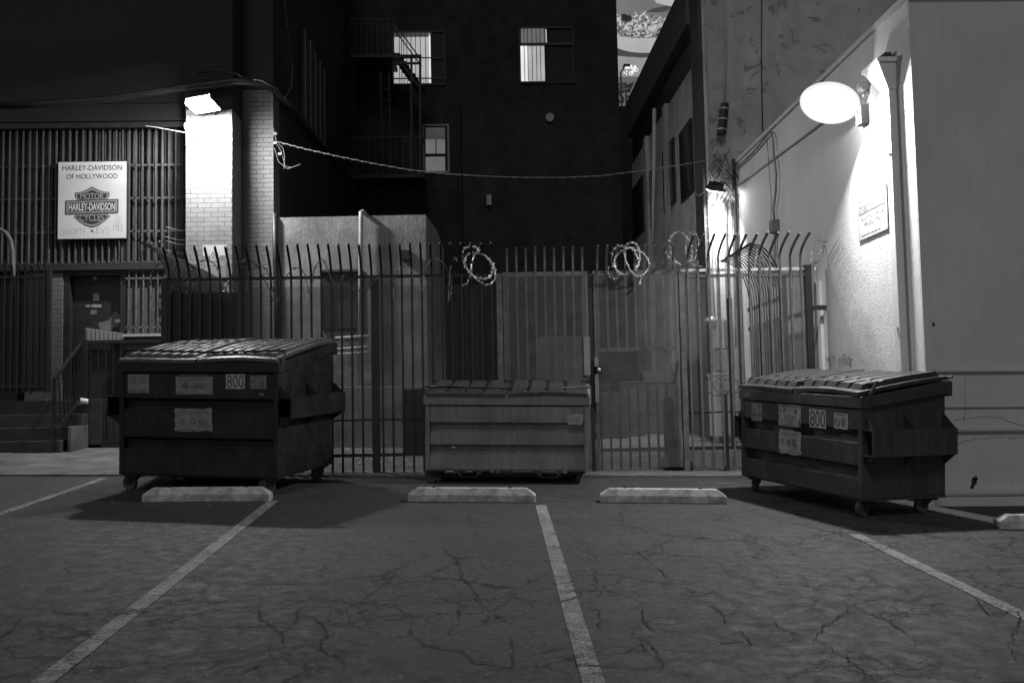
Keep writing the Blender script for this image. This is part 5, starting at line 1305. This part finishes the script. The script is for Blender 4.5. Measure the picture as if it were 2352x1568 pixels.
c_ = G(1668, 1110); d_ = Vector((.2, -.06, 0)); b = MB(); p = Vector((c_.x - .1, c_.y + .02, gz(c_.x, c_.y) + .006)); q_ = Vector((c_.x + .11, c_.y - .03, gz(c_.x + .1, c_.y) + .006)); b.beam(p, q_, .012, .006)
solo(b, 'paper_strip', signw, 'thin white strip lying on the asphalt beside the right dumpster wheel', 'litter')

# ------------------------------------------------------------------ wires
def sag(a, b, s, n=40): return [a.lerp(b, i / n) - Vector((0, 0, s * 4 * (i / n) * (1 - i / n))) for i in range(n + 1)]
a_ = PY(640, 327, 16.1); c_ = PY(1628, 366, YT - .15)
pts = [PY(x, y, 16.1 + .4 * (x - 640) / 990) for x, y in ((638, 326), (700, 342), (780, 360), (860, 376), (940, 390), (1020, 399), (1100, 404), (1180, 407), (1280, 408), (1380, 404), (1480, 391), (1560, 379), (1628, 368))]
m = MB(); m.tube(pts, .0055, 6)
for i in range(400): 
    k = i / 400 * (len(pts) - 1); j = int(k); 
    if i % 9 == 0: p = pts[j].lerp(pts[j + 1], k - j); m.tube([p - Vector((.05, 0, 0)), p + Vector((.05, 0, -.004))], .0075, 5)
solo(m, 'overhead_wire', greyp, 'pale twisted overhead wire sagging across the whole alley', 'wire')
m = MB()
for st in (((627, 292), (636, 330), (648, 352), (655, 382), (668, 385)), ((630, 340), (640, 372), (660, 388), (690, 378)), ((640, 330), (650, 340), (654, 360), (652, 388))):
    m.tube([PY(*p, 16.05) for p in st], .006, 5)
for q_ in ((634, 310), (634, 331), (645, 356)): p = PY(*q_, 16.1); m.box(p.x - .03, p.x + .03, 16.02, 16.12, p.z - .02, p.z + .02)
solo(m, 'wire_anchor', rzd, 'loose wire ends and clips at the brick corner where the overhead wire starts', 'wire')
m = MB(); m.tube([PY(x, y, YP - .3) for x, y in ((335, 290), (360, 293), (425, 305), (432, 306))], .006, 5); m.tube([PY(425, 305, YP - .3), PY(460, 306, YP - .06)], .018, 8); m.tube([PY(427, 298, YP - .25), PY(425, 285, YP - .25)], .02, 6)
solo(m, 'guy_wire', galv, 'short guy wire and clamp at the upper left of the white pillar', 'wire')
m = MB()
pp = [PY(x, y, YP - .12) for x, y in ((-30, 243), (100, 240), (250, 228), (400, 205), (470, 196), (540, 188), (575, 188))] + [PY(612, 192, YB - .1)] + [PX(x, y, -3.2) for x, y in ((650, 225), (700, 285), (760, 360), (785, 392))]
m.tube(pp, .055, 8); solo(m, 'conduit_bundle', blackm, 'thick dark conduit crossing the brick building above the lamp and down the alley wall', 'conduit', smooth=True)
m = MB(); m.tube([PY(x, y, YP - .12) for x, y in ((455, 168), (500, 163), (545, 170), (560, 180), (600, 185), (640, 205))], .015, 6); solo(m, 'black_cable', blackm, 'thin black cable arching over the thick conduit', 'cable', smooth=True)
m = MB(); m.tube([PX(x, y, -3.15) for x, y in ((652, -10), (660, 60), (672, 150), (670, 200), (655, 225))], .012, 5); solo(m, 'hanging_cable', alleyk, 'thin cable hanging down the dark alley wall at left', 'cable')

# ------------------------------------------------------------------ billboards far behind
YBB = 46.0
_z = PY(1435, 244, 40).z; _b = MB(); _b.box(-2, 16, 40, 41.5, 1.5, _z); solo(_b, 'far_building', plaster_k, 'dark low building far behind, just under the smaller billboard', 'building')
def W(px, py, off=0): p = PY(px, py, YBB - off); return (p.x, p.z)
def bbpoly(m, pts, off): poly(m, [W(x, y, off) for x, y in pts], YBB - off)
bd = thing('billboard', 'large lit billboard with a bowl of noodles seen between the buildings', 'billboard', (6.5, YBB, 1))
m = MB(); a_ = W(1380, 177); c_ = W(1640, -120); m.box(a_[0], c_[0], YBB, YBB + .4, a_[1], c_[1]); m.build('panel', bb_bg, bd)
m = MB(); m.box(a_[0] + 1, a_[0] + 1.5, YBB + .45, YBB + .9, 2, c_[1]); m.build('support', blackm, bd); m = MB(); m.box(c_[0] - 1.5, c_[0] - 1, YBB + .45, YBB + .9, 2, c_[1]); m.build('support', blackm, bd)
m = MB(); bbpoly(m, [(1380, 118), (1400, 118), (1430, 127), (1470, 134), (1520, 133), (1600, 125), (1600, 200 - 24), (1380, 176)], .02); m.build('table_area', bb_w2, bd)
m = MB(); bbpoly(m, [(1400, 105)] + [(1479 + 110 * math.cos(a), 112 + 20 * math.sin(a)) for a in np.linspace(2.9, .2, 14)], .04); m.build('bowl_shadow', bb_sh, bd)
m = MB(); bbpoly(m, [(1376, 55)] + [(1478 + 104 * math.cos(a), 62 + 60 * math.sin(a)) for a in np.linspace(math.pi, 0, 24)] + [(1582, 55)], .06); bowl = m.build('bowl', bb_w, bd)
m = MB(); bbpoly(m, [(1478 + 100 * math.cos(a), 58 + 30 * math.sin(a)) for a in np.linspace(0, 6.2, 30)], .08); m.build('broth', bb_n[0], bowl)
rnd = random.Random(9)
for ci in range(5):
    m = MB()
    for k in range(60 if ci != 4 else 26):
        x = rnd.uniform(1395, 1560); yc = 60 + rnd.uniform(-26, 26) * math.sqrt(max(0, 1 - ((x - 1478) / 104) ** 2)); a = rnd.random() * 6; cur = rnd.uniform(-.5, .5); ln = rnd.uniform(3, 7) if ci < 4 else 2.2; pts = []
        for i in range(6):
            pts.append((x, yc)); x += ln * .5 * math.cos(a); yc += ln * .35 * math.sin(a); a += cur
        off = .10 + .02 * ci + rnd.random() * .1
        pts = [(p[0], p[1]) for p in pts if ((p[0] - 1478) / 104) ** 2 + ((p[1] - 58) / 32) ** 2 < 1.05]
        if len(pts) < 3: continue
        m.tube([(W(*p, off)[0], YBB - off, W(*p, off)[1]) for p in pts], .035 if ci < 4 else .06, 5)
    m.build('noodles', bb_n[ci], bowl)
m = MB(); bbpoly(m, [(1426, 34), (1434, 32), (1442, 36), (1450, 38), (1452, 48), (1440, 50), (1428, 48)], .32); m.build('garnish', bb_k, bowl)
m = MB(); bbpoly(m, [(1503, 0), (1508, 8), (1552, 17), (1562, -10), (1560, -60), (1503, -60)], .05); m.build('chopping_board', bb_w, bd)
m = MB(); bbpoly(m, [(1480, 30), (1500, 20), (1530, 14), (1548, 17), (1530, 26), (1505, 30), (1495, 36)], .03); m.build('board_shadow', bb_sh, bd)
# courier logo
m = MB()
def tp(px, py, off=.2): q = W(px, py, off); return (q[0], YBB - off, q[1])
for cx_, cy_ in ((1449.5, 168.5), (1461.5, 160.5)): m.tube([tp(cx_ + 4 * math.cos(a), cy_ + 4 * math.sin(a)) for a in np.linspace(0, 6.28, 14)], .022, 4)
for st in (((1449, 168), (1454, 160), (1461, 160)), ((1451, 168), (1457, 164), (1456, 157)), ((1444, 158), (1450, 154), (1456, 158)), ((1450, 150), (1451, 159))): m.tube([tp(*p) for p in st], .034, 4)
m.tube([tp(1457, 155), tp(1460, 152)], .07, 4); m.tube([tp(1450, 151), tp(1450, 150)], .05, 6)
for q_ in ((1434, 167), (1439.5, 164), (1438.5, 170.5)): m.tube([tp(q_[0] - 1.5, q_[1]), tp(q_[0] + 1.5, q_[1])], .04, 4)
m.build('courier_emblem', bb_hi, bd)
b2 = thing('billboard', 'smaller lit billboard with dark slanted lettering below the noodle billboard', 'billboard', (6.5, YBB - 1.5, 1))
YB2 = YBB - 1.5
a_ = PY(1380, 243, YB2); c_ = PY(1640, 176, YB2); m = MB(); m.box(a_.x, c_.x, YB2, YB2 + .3, a_.z, c_.z); m.build('panel', bb_low, b2)
m = MB(); m.box(a_.x + 1, a_.x + 1.4, YB2 + .35, YB2 + .7, 1.5, c_.z); m.build('support', blackm, b2)
def b2text(m, t, x0, y0, x1, y1, off, **k):
    p = PY(x0, y1, YB2); q_ = PY(x1, y0, YB2); text(m, t, p.x, p.z, q_.x - p.x, q_.z - p.z, YB2 - off, **k)
m = MB(); poly(m, [(PY(x, y, YB2).x, PY(x, y, YB2).z) for x, y in ((1405, 195), (1440, 190), (1438, 196), (1457, 189), (1446, 211), (1405, 214))], YB2 - .02); bd2 = m.build('emblem', bb_k, b2)
m = MB(); b2text(m, 'mtn', 1408, 194, 1434, 202, .04, shear=.3); b2text(m, 'DEW', 1404, 202, 1446, 210, .04, shear=.3); m.build('emblem_lettering', bb_low, b2)
m = MB(); b2text(m, 'SE', 1422, 207, 1448, 239, .02, bold=.02); m.build('lettering', bb_k, b2)
m = MB(); a_ = PY(1426, 176, 42); c_ = PY(1426, 166, 42); e_ = PY(1434, 156, 42); m.tube([(a_.x, 42, 1.5), (a_.x, 42, c_.z), (e_.x, 42, e_.z)], .04, 6)
slp = thing('street_lamp', 'tiny street lamp silhouetted against the noodle billboard', 'lamp', (a_.x, 42, 1.5)); m.build('pole', bb_k, slp)
m = MB(); m.box(e_.x - .05, e_.x + .22, 41.8, 42.1, e_.z, e_.z + .10); m.build('lamp_head', blackm, slp); m = MB(); m.box(e_.x + .02, e_.x + .20, 41.85, 42.05, e_.z - .04, e_.z - .005); m.build('lamp_lens', bb_hi, slp)
